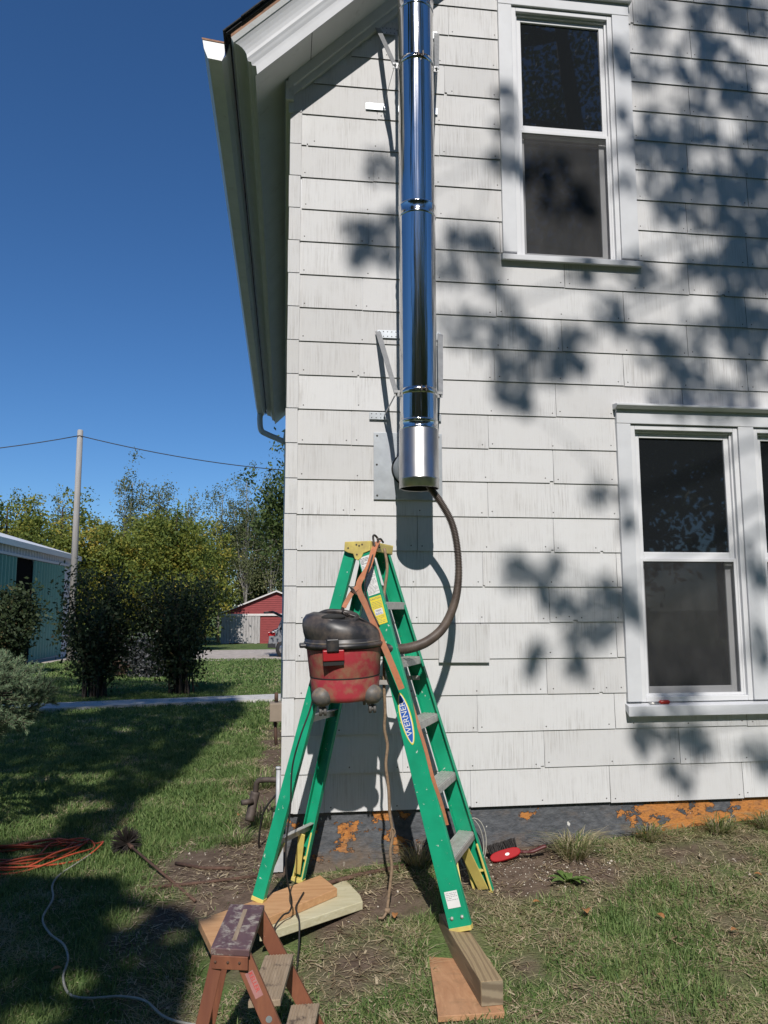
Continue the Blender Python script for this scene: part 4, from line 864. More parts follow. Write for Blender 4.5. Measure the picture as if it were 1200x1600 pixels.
def tread(z, xo):
    f = (zt_ - z) / (zt_ - ZG); xn, yn = -.128 + f * .293, -1.742 - f * .058; xf, yf = -.092 + f * .327, -1.425 + f * .045
    m = MB(); m.prism([(xn - .045, yn + .012, z), (xn + .055, yn + .012, z), (xf + .055, yf - .012, z), (xf - .045, yf - .012, z)], (0, 0, -.020)); tr = m.build('tread', MAT['stool_tread'], sto, .002)
    for k in range(9):
        o_ = -.036 + k * .0105; m = MB(); m.bar((xn + o_, yn + .014, z + .0008), (xf + o_, yf - .014, z + .0008), (1, 0, 0), .005, .0022); m.build('groove_ridge', MAT['stool_tread'], tr)
tread(-.115, 0); tread(-.29, 0)
m = MB(); m.bar((-.28, -1.755, -.30), (-.245, -1.40, -.30), (0, 0, 1), .030, .012); m.build('rear_bar', MAT['stool_wood'], sto, .002)
# maker sticker on the near right rail
aR = (Vector((.165, -1.80, ZG)) - Vector((-.128, -1.742, zt_))).normalized(); wR = (Vector((1, 0, .4)) - aR * Vector((1, 0, .4)).dot(aR)).normalized(); nR = aR.cross(wR); nR = nR if nR.y < 0 else -nR
bR = Vector((-.128, -1.742, zt_)) + nR * .0105
m = MB(); m.add([bR + aR * .055 - wR * .013, bR + aR * .055 + wR * .013, bR + aR * .135 + wR * .013, bR + aR * .135 - wR * .013], [(0, 1, 2, 3)]); sk = m.build('sticker', MAT['label_white'], nearR)
simple('sticker_pink', (.36, .17, .16), .5, var=.15, scale=40); sk.data.materials[0] = MAT['sticker_pink']
cu = bpy.data.curves.new('lettering', 'FONT'); cu.body = 'KELLER'; cu.size = .019; cu.align_x = 'CENTER'; cu.align_y = 'CENTER'
tmp = bpy.data.objects.new('lettering', cu); COL.objects.link(tmp); me = bpy.data.meshes.new_from_object(tmp.evaluated_get(bpy.context.evaluated_depsgraph_get())); bpy.data.objects.remove(tmp)
M = Matrix.Identity(4); ex = aR; ez = nR; ey = ez.cross(ex)
for i, v_ in enumerate((ex, ey, ez)): M[0][i], M[1][i], M[2][i] = v_
p_ = bR + aR * .088 + ey * .003 + nR * .0012; M[0][3], M[1][3], M[2][3] = p_; me.transform(M); me.materials.clear(); me.materials.append(MAT['label_red'])
o = bpy.data.objects.new('lettering', me); COL.objects.link(o); o.parent = sk
m = MB(); c_ = bR + aR * .205; m.add([c_ + (aR * math.cos(k) + wR * math.sin(k)) * .010 + nR * .001 for k in [q * math.pi / 8 for q in range(16)]], [tuple(range(16))]); m.build('bolt_head', MAT['galv'], nearR)

# ------------------------------------------------------------------ small things
def gnd(x, y, e=0.0): return Vector((x, y, float(gz(x, y)) + e))
# screwdriver on the sill
sd = tag(empty('screwdriver', (2.16, -.04, .55)), 'screwdriver with a red handle lying on the lower window sill', 'screwdriver')
zz = lambda y: .5575 - .02 / .085 * (.03 - y)
m = MB(); m.tube([(2.150, -.030, zz(-.03) + .011), (2.156, -.030, zz(-.03) + .011), (2.205, -.031, zz(-.03) + .011), (2.212, -.031, zz(-.03) + .011)], [.006, .0115, .0115, .008], 8); m.build('handle', MAT['screw_red'], sd)
m = MB(); m.tube([(2.150, -.030, zz(-.03) + .010), (2.088, -.026, zz(-.03) + .008)], .0032, 6); m.build('shaft', MAT['buckle_steel'], sd)
m = MB(); m.tube([(2.150, -.040, zz(-.04) + .008), (2.085, -.046, zz(-.04) + .006)], .0032, 6); m.build('shaft', MAT['buckle_steel'], sd)
# red hand brush on the soil
hb = tag(empty('hand_brush', tuple(gnd(1.25, -.14))), 'red hand brush with black bristles lying on the soil by the foundation', 'brush')
c_ = gnd(1.185, -.13, .035); ax = Vector((.86, -.05, .22)).normalized(); upb = Vector((-.2, .55, .8)); upb = (upb - ax * upb.dot(ax)).normalized(); nb = ax.cross(upb)
if nb.y > 0: nb = -nb
m = MB(); n_ = 18; poly = []
for k in range(n_):
    t_ = 2 * math.pi * k / n_; poly.append(c_ + ax * .085 * math.copysign(abs(math.cos(t_)) ** .7, math.cos(t_)) + upb * .027 * math.copysign(abs(math.sin(t_)) ** .8, math.sin(t_)) - nb * .014)
m.prism(poly, nb * .030); bd = m.build('block', MAT['brush_red'], hb, .005)
m = MB(); m.add([c_ + nb * .0175 + ax * (.010 + .012 * math.cos(k)) + upb * (.007 * math.sin(k) - .002) for k in [q * math.pi / 8 for q in range(16)]], [tuple(range(16))]); m.build('badge', MAT['label_white'], bd)
m = MB(); rr_ = random.Random(4)
for k in range(230):
    b0 = c_ + ax * rr_.uniform(-.078, .074) + nb * rr_.uniform(-.012, .012) + upb * .022; m.tube([b0, b0 + upb * rr_.uniform(.040, .050) + ax * rr_.uniform(-.006, .006)], .0022, 3, cap=False)
o = m.build('bristles', MAT['brush_black'], hb); o['kind'] = 'stuff'
m = MB(); m.tube(catmull([c_ + ax * .075, c_ + ax * .105 - Vector((0, 0, .012)), c_ + ax * .15 - Vector((0, .01, .018)), c_ + ax * .205 - Vector((0, .01, .012)), c_ + ax * .228 - Vector((0, .01, .012))], 5), [.016] * 4 + [.013] * 5 + [.016] * 5 + [.017] * 6 + [.012], 10, flat=.6); m.build('handle', MAT['handle_maroon'], hb)
# round chimney brush with its rod
cb = tag(empty('chimney_brush', tuple(gnd(-.98, .83))), 'round black wire chimney brush on a rod lying on the grass', 'chimney brush')
hc = gnd(-.965, .80, .07); re_ = gnd(-.44, -.14, .012); ad = (hc - re_).normalized(); s1 = ad.cross(Vector((0, 0, 1))).normalized(); s2 = ad.cross(s1)
m = MB()
for k in range(420):
    t_ = rr_.uniform(0, 2 * math.pi); e_ = rr_.uniform(-.055, .055); L_ = rr_.uniform(.085, .10) * (1 - (e_ / .12) ** 2); d_ = (s1 * math.cos(t_) + s2 * math.sin(t_) + ad * e_ * 7).normalized()
    m.tube([hc + ad * e_ * .5, hc + ad * e_ * .6 + d_ * L_], [.0026, .0016], 3, cap=False)
o = m.build('bristles', MAT['brush_black'], cb); o['kind'] = 'stuff'
m = MB(); m.tube([hc + ad * .05, re_], .0075, 8); m.tube([hc - ad * .05, hc - ad * .11], .012, 8); m.build('rod', MAT['rust_rod'], cb)
for P, r_, lab in (([(-.62, .47), (-.44, .30), (-.27, .23)], .010, 'rusty steel rod lying on bare soil nearest the house corner'), ([(-.75, .10), (-.45, .06), (-.13, .05)], .009, 'thin rusty rod under the chimney brush handle'), ([(.15, -.16), (.40, -.10), (.72, -.05)], .012, 'dark iron rod on the ground along the foundation behind the rope')):
    m = MB(); m.tube([gnd(x, y, .012) for x, y in P], r_, 8); tag(m.build('steel_rod', MAT['rust_rod']), lab, 'rod', 'rods on the ground')
# orange extension cord: a flattened coil
m = MB(); P = []
for k in range(7):
    ex_ = -1.14 - .03 * k + rr_.uniform(-.03, .03); ytop = .93 + .035 * rr_.uniform(-1, 1); ybot = .50 + .22 * rr_.random() + .01 * k
    P += [(-2.15, ytop - .15 + .02 * k), (-1.75, ytop - .05), (-1.45, ytop + .02), (ex_ - .08, ytop), (ex_, (ytop + ybot) / 2 + .12), (ex_ - .10, ybot + .12), (-1.50, ybot - .04), (-1.80, ybot - .10), (-2.2, ybot - .02 * k)]
m.tube(catmull([gnd(x, y, .02 + .012 * ((i * 7) % 5)) for i, (x, y) in enumerate(P)], 5), .0055, 6); tag(m.build('extension_cord', MAT['cord_orange']), 'orange extension cord coiled on the shaded grass', 'cord')
m = MB(); P = [(-1.14, .80), (-1.19, .60), (-1.24, .38), (-1.23, .2), (-1.17, .0), (-1.165, -.18), (-1.09, -.32), (-1.0, -.42), (-.945, -.55), (-.93, -.68), (-.87, -.80), (-.78, -.84), (-.66, -.85), (-.55, -.90), (-.45, -1.02), (-.31, -1.10), (-.15, -1.15)]
m.tube(catmull([gnd(x, y, .028) for x, y in P], 6), .0055, 6); tag(m.build('white_cord', MAT['cord_white']), 'thin white cable trailing across the grass towards the stool', 'cable')
# coil of wire behind the ladder
m = MB()
for k in range(2):
    c_ = gnd(1.00, -.10, .10); m.tube([c_ + Vector((.075 * math.cos(t_) + .012 * k, .03 * math.sin(t_) - .01 * k, .13 * math.sin(t_ + .2 * k))) for t_ in [q * math.pi / 12 for q in range(25)]], .003, 6, cap=False)
tag(m.build('wire_coil', [MAT['cord_white']]), 'loose coil of pale cable propped against the foundation behind the ladder', 'cable')
# electrical box, conduit, spigot pipe and drain piece at the house corner
eb = tag(empty('electrical_box', (-.05, .6, .3)), 'taupe electrical box and grey conduit on the side wall by the corner', 'electrical box')
m = MB(); m.box(-.094, -.014, .56, .68, .405, .515); m.build('box', MAT['box_taupe'], eb, .004)
m = MB(); m.tube([(-.060, .62, .405), (-.052, .60, .26)], .010, 8); m.tube([(-.055, .62, .52), (-.055, .62, .575)], .012, 8); m.build('cable', MAT['rust_rod'], eb)
m = MB(); m.tube([(-.034, .42, .165), (-.034, .42, -.40)], .013, 10); m.tube([(-.034, .42, .162), (-.036, .42, .150)], .016, 10); m.build('conduit', MAT['conduit_grey'], eb)
m = MB(); m.tube(catmull([(.02, .9, -.02), (-.10, .92, -.015), (-.17, .95, -.03), (-.185, .97, -.10)], 6), .018, 10); m.tube(catmull([(-.185, .97, -.10), (-.20, .96, -.17), (-.22, .92, -.27)], 5), .030, 10); m.tube([(-.27, .90, -.15), (-.20, .93, -.15)], .018, 8)
tag(m.build('drain_pipe', MAT['pipe_iron']), 'old dark iron pipe elbow sticking out beside the house corner', 'pipe')
m = MB(); m.tube(catmull([(-.03, .5, .0), (-.06, .5, -.03), (-.12, .52, -.12), (-.145, .55, -.28), (-.14, .6, -.37)], 6), .006, 7); tag(m.build('black_cable', MAT['cord_black']), 'black cable curving out of the side wall into the soil', 'cable')
m = MB(); m.prism([(-.055, .1, -.02), (.0, .1, -.02), (.0, .1, -.33), (-.10, .1, -.33)], (0, .02, 0)); tag(m.build('flashing_scrap', MAT['conduit_grey']), 'bent grey scrap leaning on the foundation behind the rear ladder rail', 'scrap')
# leafy weed and fallen leaves
def leafpoly(m, p, d, L_, w_, up=.2, rnd=0, curl=.3):
    d = Vector(d).normalized(); s_ = Vector((-d.y, d.x, 0)).normalized(); z_ = Vector((0, 0, 1)); vs = []; K = 5
    for i in range(K + 1):
        t_ = i / K; c = p + d * L_ * t_ + z_ * (up * L_ * math.sin(t_ * 2.4)); ww = w_ * math.sin(math.pi * (.06 + .92 * t_)) ** .8
        vs += [c - s_ * ww + z_ * curl * ww, c, c + s_ * ww + z_ * curl * ww]
    m.add(vs, [(3 * i + k, 3 * i + k + 1, 3 * i + k + 4, 3 * i + k + 3) for i in range(K) for k in (0, 1)], 0, True)
def addtint(o, lo=0, hi=1):
    a = o.data.attributes.new('tint', 'FLOAT', 'POINT'); a.data.foreach_set('value', np.random.default_rng(len(o.data.vertices)).uniform(lo, hi, len(o.data.vertices)).astype(np.float32))
m = MB(); c_ = gnd(1.43, -.42, .01)
for k, (dx, dy, L_) in enumerate([(1, -.7, .13), (.5, -1, .10), (-.6, .3, .09), (.3, .8, .09), (-.2, 1, .08), (-1, -.2, .09), (.9, .3, .08), (.7, -.9, .12), (-.3, .9, .10)]): leafpoly(m, c_ + Vector((rr_.uniform(-.02, .02), rr_.uniform(-.02, .02), 0)), (dx, dy, 0), L_, .018, .25)
o = m.build('broadleaf_weed', MAT['weed']); addtint(o); tag(o, 'flat broad leaved green weed on the soil below the brush', 'weed')
LV = [(1.40, -.70, .042), (1.22, -.60, .026), (1.72, -.84, .03), (.52, -.57, .03), (-.30, 1.4, .035), (-.22, -.62, .03), (1.98, -1.0, .026), (-1.0, -.62, .03), (2.35, -.62, .024)]
for i, (x, y, L_) in enumerate(LV):
    m = MB(); d = (rr_.uniform(-1, 1), rr_.uniform(-1, 1), 0); leafpoly(m, gnd(x, y, .028), d, L_ * 1.5, L_ * .5, .15, curl=.5); o = m.build('fallen_leaf', MAT['leaf_dry']); addtint(o); tag(o, 'small dry orange brown leaf fallen on the lawn', 'leaf', 'fallen dry leaves')

# ------------------------------------------------------------------ foliage
def leaves(P, size, r, up=.3, aspect=.55):
    """one rhombic leaf per point"""
    n = len(P); d = r.normal(size=(n, 3)); d /= np.linalg.norm(d, axis=1)[:, None]; e = r.normal(size=(n, 3)); e -= d * (e * d).sum(1)[:, None]; e /= np.linalg.norm(e, axis=1)[:, None]
    s_ = size * r.uniform(.65, 1.35, n)[:, None] / 2; a = d * s_; b = e * s_ * aspect
    V = np.stack([P - a, P - b + a * .1, P + a, P + b + a * .1], 1).reshape(-1, 3); return V, np.arange(4 * n).reshape(-1, 4)
def clumps(c, rad, nc, nl, sig, r, shell=.55):
    d = r.normal(size=(nc, 3)); d /= np.linalg.norm(d, axis=1)[:, None]; q = (shell + (1 - shell) * r.random(nc)) ** 1.0 * (.55 + .55 * r.random(nc)); C = np.array(c) + d * q[:, None] * np.array(rad)
    P = np.repeat(C, nl, 0) + r.normal(size=(nc * nl, 3)) * np.array(sig) * np.repeat(r.uniform(.6, 1.3, nc), nl)[:, None]; return C, P
def tree(name, base, h, crad, nc, nl, sig, size, mat, label, group, bark='bark', czf=.58, trunk=.12, seed=1, tintbias=(.1, .9), limbs=14, cat='tree', zmin=.1):
    r = np.random.default_rng(seed); x, y = base; z = float(gz(x, y)); rt = tag(empty(name, (x, y, z)), label, cat, group)
    c = (x, y, z + h * czf); C, P = clumps(c, (crad, crad, h * (1 - czf)), nc, nl, sig, r, .35); P[:, 2] = np.where(P[:, 2] < z + zmin, z + zmin + 1.6 * r.random(len(P)), P[:, 2])
    V, F = leaves(P, size, r); tn = np.clip(np.repeat(r.normal(.45, .22, nc), nl) + r.normal(0, .16, len(P)), 0, 1) * (tintbias[1] - tintbias[0]) + tintbias[0]
    npmesh('crown', V, F, MAT[mat], rt, {'tint': np.repeat(tn, 4)})
    m = MB(); top = Vector((x + r.normal(0, .1), y, z + h * .85)); pts = [Vector((x, y, z - .1)), Vector((x + r.normal(0, .05), y, z + h * .35)), top]
    m.tube(catmull(pts, 5), list(np.linspace(trunk, trunk * .25, 11)), 8)
    for k in range(min(limbs, nc)):
        q = Vector(C[k]); zb_ = z + h * r.uniform(.2, .55); st_ = Vector((x, y, min(zb_, q.z - .05))); m.tube(catmull([st_, (st_ + q) / 2 + Vector((0, 0, -.05 * h * .2)), q], 4), list(np.linspace(trunk * .4, trunk * .08, 9)), 5)
    m.build('trunk', MAT[bark], rt); return rt
G1 = 'trees behind the yard'
for i, (x, y, h, cr, lab) in enumerate([(-8.3, 36, 7.6, 2.9, 'broad yellow green tree right of the utility pole'), (-5.5, 34.5, 8.0, 2.8, 'rounded yellow tinted tree in the middle above the two dark bushes'), (-11.6, 37, 8.6, 2.9, 'yellow green tree just left of the utility pole'), (-5.3, 45, 8.0, 2.4, 'smaller yellow green tree left of the red shed'), (-14.8, 38.5, 9.0, 3.0, 'yellowish tree above the roof of the metal shed'), (-18, 40, 8.8, 3.0, 'yellow green tree at the left picture edge')]):
    tree('maple_tree', (x, y), h, cr, 260, 80, (.27, .27, .22), .17, 'leaf_maple', lab, G1, czf=.50, trunk=.16, seed=100 + i)
for i, (x, y, h, cr, nc, lab) in enumerate([(-16.2, 46, 10.0, 1.3, 50, 'tall thin tree top at the far left of the tree line'), (-13.6, 45, 9.9, 1.2, 50, 'second tall thin tree from the left behind the yellow trees'), (-9.9, 46, 12.2, 1.3, 60, 'tallest thin poplar like tree right of the pole'), (-8.2, 47, 11.6, 1.3, 60, 'tall thin tree beside the tallest one right of the pole'), (-6.3, 46, 10.2, 1.3, 50, 'thin tree behind the rounded yellow tree'), (-4.9, 54, 13.0, 1.8, 46, 'sparse pale branched tree left of the two tall ones by the eave'), (-3.0, 53.5, 14.2, 1.8, 50, 'tall sparse tree with pale branches near the house eave'), (-1.1, 54.5, 13.2, 1.8, 50, 'tall sparse tree partly hidden by the house corner'), (-12.0, 46, 9.3, 1.2, 40, 'thin low tree directly behind the pole')]):
    tree('poplar_tree', (x, y), h, cr, nc * 2, 60, (.24, .24, .34), .15, 'leaf_olive', lab, G1, bark='bark_pale', czf=.54, trunk=.10, seed=130 + i, limbs=26)
tree('ash_tree', (.25, 24), 8.4, 2.0, 110, 70, (.28, .28, .25), .15, 'leaf_green', 'darker green leafy tree beside the house corner above the car', G1, czf=.64, trunk=.14, seed=150, zmin=2.9)
tree('ash_tree', (-2.4, 58), 7.5, 2.4, 80, 60, (.35, .35, .3), .20, 'leaf_green', 'low dark green tree behind the red shed roof', G1, czf=.55, trunk=.12, seed=151)
for i, (x, y, h, cr) in enumerate([(-22, 44, 8, 3), (-20, 52, 9, 3), (-6, 55, 8.5, 3.2), (-12, 54, 8.5, 3.2), (-3.2, 57, 12.0, 3.0), (-.5, 60, 12.5, 3.2), (-9, 56, 9, 3.2), (-16, 54, 8, 3), (3, 54, 8, 3)]):
    tree('backdrop_tree', (x, y), h, cr, 90, 60, (.5, .5, .45), .26, 'leaf_maple' if i % 2 else 'leaf_green', 'leafy tree deep in the tree line behind the yard', 'trees deep in the tree line', czf=.5, trunk=.16, seed=160 + i)
# many stemmed dark bushes in the yard
def bush(base, w_, h, n, lab, seed, mat='leaf_bush', grp='dark bushes in the yard', size=.075, low=.16):
    r = np.random.default_rng(seed); x, y = base; z = float(gz(x, y)); rt = tag(empty('bush', (x, y, z)), lab, 'bush', grp); m = MB(); P = []
    for k in range(30):
        a = r.uniform(0, 2 * np.pi); q = r.uniform(.3, 1) * w_ / 2; tp = Vector((x + q * math.cos(a), y + q * math.sin(a), z + h * r.uniform(.42, 1.04))); b_ = r.uniform(.03, .24); b0 = Vector((x + b_ * math.cos(a), y + b_ * math.sin(a), z - .05)); md = b0.lerp(tp, .5) + Vector((-.10 * math.cos(a) * w_, -.1 * math.sin(a) * w_, .05))
        pts = catmull([b0, md, tp], 6); m.tube(pts, list(np.linspace(.022, .005, len(pts))), 5)
        for p in pts:
            t_ = (p.z - z) / h
            if t_ > low: P += [np.array(p) + r.normal(size=3) * np.array((.15, .15, .12)) for _ in range(int(n * (.4 + t_)))]
    m.build('stem', MAT['bark'], rt); P = np.array(P); V, F = leaves(P, size, r); npmesh('foliage', V, F, MAT[mat], rt, {'tint': np.repeat(np.clip(r.normal(.4, .25, len(P)), 0, 1), 4)})
bush((-3.40, 10.2), 1.75, 2.25, 34, 'dark many stemmed bush right of the pole foot', 201); bush((-1.90, 10.7), 1.95, 2.1, 36, 'dark many stemmed bush nearest the house', 202)
bush((-7.15, 17.0), 1.5, 2.45, 40, 'dark round bush in front of the metal shed door', 203, size=.11, low=.05)
bush((-3.3, 15.5), 1.5, .95, 26, 'low greyish shrub seen between the two dark bushes', 204, 'leaf_grey', 'grey shrubs in the yard', .09, .05); bush((-4.4, 16.5), 1.5, .8, 20, 'dry brown low shrub by the shed corner', 205, 'leaf_brown', 'grey shrubs in the yard', .08, .05)
# globe spruce at the left edge
r = np.random.default_rng(77); sc_ = np.array([-2.46, 1.35, .50]); se = np.array([.86, .86, .36]); sz = float(gz(sc_[0], sc_[1])); spr = tag(empty('spruce_shrub', (sc_[0], sc_[1], sz)), 'rounded pale green spruce shrub reaching in at the left edge', 'shrub')
m = MB(); m.tube([(sc_[0], sc_[1], sz - .1), tuple(sc_)], [.07, .05], 8); NP, ND, NL_ = [], [], []
for k in range(620):
    d0 = r.normal(size=3); d0 /= np.linalg.norm(d0)
    if d0[2] < -.75 or (d0[0] < -.3): continue
    rad_ = r.uniform(.80, 1.04); tip = sc_ + d0 * se * rad_; ax_ = d0 * np.array([1, 1, .8]) + np.array([0, 0, .35]) + r.normal(size=3) * .25; ax_ /= np.linalg.norm(ax_); L_ = r.uniform(.10, .19); p0 = tip - ax_ * L_
    if k % 3 == 0: m.tube([tuple(sc_ + (p0 - sc_) * .3), tuple(p0)], [.008, .004], 4)
    twigs = [(p0, tip)]
    for q in range(4):
        f_ = r.uniform(.15, .75); d2 = ax_ + np.cross(ax_, r.normal(size=3)) * .8; d2 /= np.linalg.norm(d2); st_ = p0 + ax_ * L_ * f_; twigs.append((st_, st_ + d2 * L_ * r.uniform(.35, .6)))
    for (p, q) in twigs:
        m.tube([tuple(p), tuple(q)], [.0035, .002], 4, cap=False)
        v_ = q - p; n_ = int(30 + 420 * np.linalg.norm(v_)); tt = r.random(n_); vn = v_ / np.linalg.norm(v_); dd = r.normal(size=(n_, 3)); dd -= vn * (dd @ vn)[:, None]; dd /= np.linalg.norm(dd, axis=1)[:, None]; dd = dd * .75 + vn * .8 + np.array([0, 0, .12]); dd /= np.linalg.norm(dd, axis=1)[:, None]
        NP.append(p + v_ * tt[:, None]); ND.append(dd); NL_.append(r.uniform(.018, .030, n_))
m.build('stem', MAT['bark'], spr); NP = np.concatenate(NP); ND = np.concatenate(ND); NL_ = np.concatenate(NL_)[:, None]
sd_ = np.cross(ND, r.normal(size=ND.shape)); sd_ /= np.linalg.norm(sd_, axis=1)[:, None]; V = np.stack([NP - sd_ * .0013, NP + sd_ * .0013, NP + ND * NL_ + sd_ * .0006, NP + ND * NL_ - sd_ * .0006], 1).reshape(-1, 3)
npmesh('needles', V, np.arange(len(V)).reshape(-1, 4), MAT['needle'], spr, {'tint': np.repeat(np.clip(r.normal(.4, .25, len(NP)), 0, 1), 4)})

# ------------------------------------------------------------------ utility pole and wires
m = MB(); zp = float(gz(-7.7, 25)); m.tube([(-7.7, 25, zp - .2), (-7.72, 25, 7.72), (-7.72, 25, 7.76)], [.13, .105, .085], 12); tag(m.build('utility_pole', MAT['pole_wood']), 'weathered grey utility pole standing above the trees', 'pole')
def wire(a, b, sag, lab):
    a, b = Vector(a), Vector(b); m = MB(); m.tube([a.lerp(b, t_) + Vector((0, 0, -4 * sag * t_ * (1 - t_))) for t_ in np.linspace(0, 1, 25)], .018, 5); tag(m.build('overhead_wire', MAT['wire_black']), lab, 'wire', 'overhead wires')
wire((-7.72, 24.9, 7.52), (6, 27, 6.8), .55, 'black wire running from the pole towards the house'); wire((-7.72, 24.9, 7.52), (-24, 22, 6.6), .9, 'black wire leaving the pole towards the left edge')

# ------------------------------------------------------------------ metal shed
sh = tag(empty('metal_shed', (-9, 25, -.7)), 'green and white corrugated metal shed with sliding doors', 'shed')
def corr(m, y0, y1, z0, z1, x, pitch=.30, dep=.07, mi=0):
    n = int((y1 - y0) / pitch); vs = []
    for k in range(n * 4 + 1):
        y = y0 + (y1 - y0) * k / (n * 4); dx = dep * (0, 1, 1, 0)[k % 4]; vs += [(x + dx, y, z0), (x + dx, y, z1)]
    m.add(vs, [(2 * k, 2 * k + 2, 2 * k + 3, 2 * k + 1) for k in range(n * 4)], mi)
m = MB(); m.box(-19, -9.06, 12, 30, -1.2, 3.2); m.build('wall', MAT['shed_white'], sh)
m = MB(); corr(m, 12, 30, 2.86, 3.18, -9.05); m.build('upper_panel', MAT['shed_white'], sh)
m = MB(); corr(m, 24.5, 28.4, -.72, 2.82, -8.98); m.build('sliding_door', MAT['shed_green'], sh)
m = MB(); corr(m, 18.9, 22.75, -.6, 2.82, -8.98); m.build('sliding_door', MAT['shed_green'], sh)
m = MB(); m.box(-9.058, -9.03, 22.7, 24.55, -.7, 2.84); m.build('door_opening', MAT['room_dark'], sh)
m = MB(); m.box(-9.05, -8.98, 28.45, 29.5, -.9, 2.85); m.build('post_panel', MAT['shed_white'], sh)
m = MB(); corr(m, 29.5, 30, -1, 2.86, -9.04); m.build('end_panel', MAT['shed_green'], sh)
m = MB(); m.box(-9.0, -8.9, 18, 29, 2.84, 2.92); m.build('door_track', MAT['shed_white'], sh)
m = MB(); m.prism([(-8.8, 11.8, 3.14), (-8.8, 11.8, 3.34), (-14, 11.8, 4.9), (-14, 11.8, 4.7)], (0, 18.5, 0)); m.prism([(-19.2, 11.8, 3.14), (-19.2, 11.8, 3.34), (-14.001, 11.8, 4.9), (-14.001, 11.8, 4.7)], (0, 18.5, 0)); m.build('roof', MAT['roof_white'], sh)
# ------------------------------------------------------------------ red shed
bn = tag(empty('red_shed', (-1, 49.3, -1.3)), 'small red gabled shed with a weathered grey door', 'shed'); BY = 49.3
gl = lambda x: .80 + (2.20 - .80) * (1 - abs(x + .62) / 3.55)
m = MB()
for k in range(10):
    z0 = .72 + k * .145; z1 = z0 + .145; hw = lambda z: 3.55 * max(0, (2.2 - max(z, .8)) / 1.4)
    m.add([(-.62 - hw(z0), BY - .03, z0), (-.62 + hw(z0), BY - .03, z0), (-.62 + hw(z1), BY, z1), (-.62 - hw(z1), BY, z1), (-.62 - hw(z0), BY, z0), (-.62 + hw(z0), BY, z0)], [(0, 1, 2, 3), (0, 4, 5, 1)])
m.build('gable_wall', MAT['barn_red'], bn)
m = MB(); m.box(-4.2, 3.0, BY + .02, BY + 6, -1.5, .75); m.build('wall', MAT['barn_red'], bn)
for k in range(12):
    m = MB(); m.box(-1.64, 3.0, BY - .03, BY, -1.3 + k * .165, -1.3 + k * .165 + .155); m.build('siding_board', MAT['barn_red'], bn)
dr = empty('door'); adopt(dr, bn); dr.location = (0, 0, 0); dr.matrix_parent_inverse = Matrix.Translation((1, -49.3, 1.3))
for k in range(14):
    x0 = -4.32 + k * .188; m = MB(); m.box(x0, x0 + .176, BY - .08 - random.uniform(0, .02), BY - .05, -1.28 + random.uniform(0, .06), .60); o = m.build('plank', MAT['barn_grey']); o.parent = dr
m = MB(); m.box(-4.35, 3.1, BY - .12, BY - .04, .60, .74); m.build('door_track', MAT['barn_trim'], bn)
m = MB(); m.prism([(-4.45, BY - .25, .70), (-4.45, BY - .25, .80), (-.62, BY - .25, 2.34), (-.62, BY - .25, 2.24)], (0, 6.5, 0)); m.prism([(3.2, BY - .25, .70), (3.2, BY - .25, .80), (-.619, BY - .25, 2.34), (-.619, BY - .25, 2.24)], (0, 6.5, 0)); m.build('roof', MAT['barn_trim'], bn)
# ------------------------------------------------------------------ car, seen behind the corner with its tailgate up
car = tag(empty('parked_car', (1.4, 27, -.85)), 'grey car behind the house corner with its tailgate raised', 'car'); CY = 26.4
cz = -.83
prof_ = [(-.60, .42), (-.64, .62), (-.62, .88), (-.52, 1.02), (-.30, 1.12), (-.16, 1.50), (.0, 1.60), (2.2, 1.60), (3.0, 1.10), (3.9, .98), (4.0, .55), (3.9, .38), (3.4, .36), (3.3, .60), (2.8, .60), (2.7, .36), (.28, .36), (.22, .60), (-.28, .60), (-.36, .38)]
m = MB(); m.prism([(x, CY, cz + z) for x, z in prof_], (0, 1.75, 0)); body = m.build('body', MAT['car_grey'], car, .03)
m = MB(); m.add([(-.22, CY - .004, cz + 1.10), (-.05, CY - .004, cz + 1.48), (.55, CY - .004, cz + 1.52), (.55, CY - .004, cz + 1.08)], [(0, 1, 2, 3)]); m.build('side_window', MAT['car_glass'], body)
m = MB(); m.box(-.655, -.38, CY - .006, CY + .3, cz + .86, cz + 1.0); m.build('tail_light', MAT['tail_red'], body, .01)
m = MB(); m.box(-.67, -.36, CY - .01, CY + 1.76, cz + .40, cz + .58); m.build('bumper', MAT['car_black'], body, .02)
m = MB(); m.prism([(-.02, CY + .1, cz + 1.62), (-.50, CY + .1, cz + 1.83), (-.86, CY + .1, cz + 1.80), (-.84, CY + .1, cz + 1.72), (-.50, CY + .1, cz + 1.74), (-.06, CY + .1, cz + 1.54)], (0, 1.5, 0)); m.build('tailgate', MAT['car_black'], car, .01)
m = MB(); m.tube([(-.08, CY + .12, cz + 1.5), (-.42, CY + .12, cz + 1.74)], .02, 6); m.build('gas_strut', MAT['buckle_steel'], car)
for x in (-.02, 3.05):
    m = MB(); m.lathe([(.20, 0), (.33, .01), (.34, .05), (.34, .19), (.33, .22)], (x, CY - .01, cz + .34), 24, axis='y'); wh = m.build('wheel', MAT['tyre'], car); m = MB(); m.lathe([(.01, -.005), (.12, .0), (.20, -.008), (.21, .02)], (x, CY - .012, cz + .34), 10, axis='y'); m.build('rim', MAT['rim'], wh)

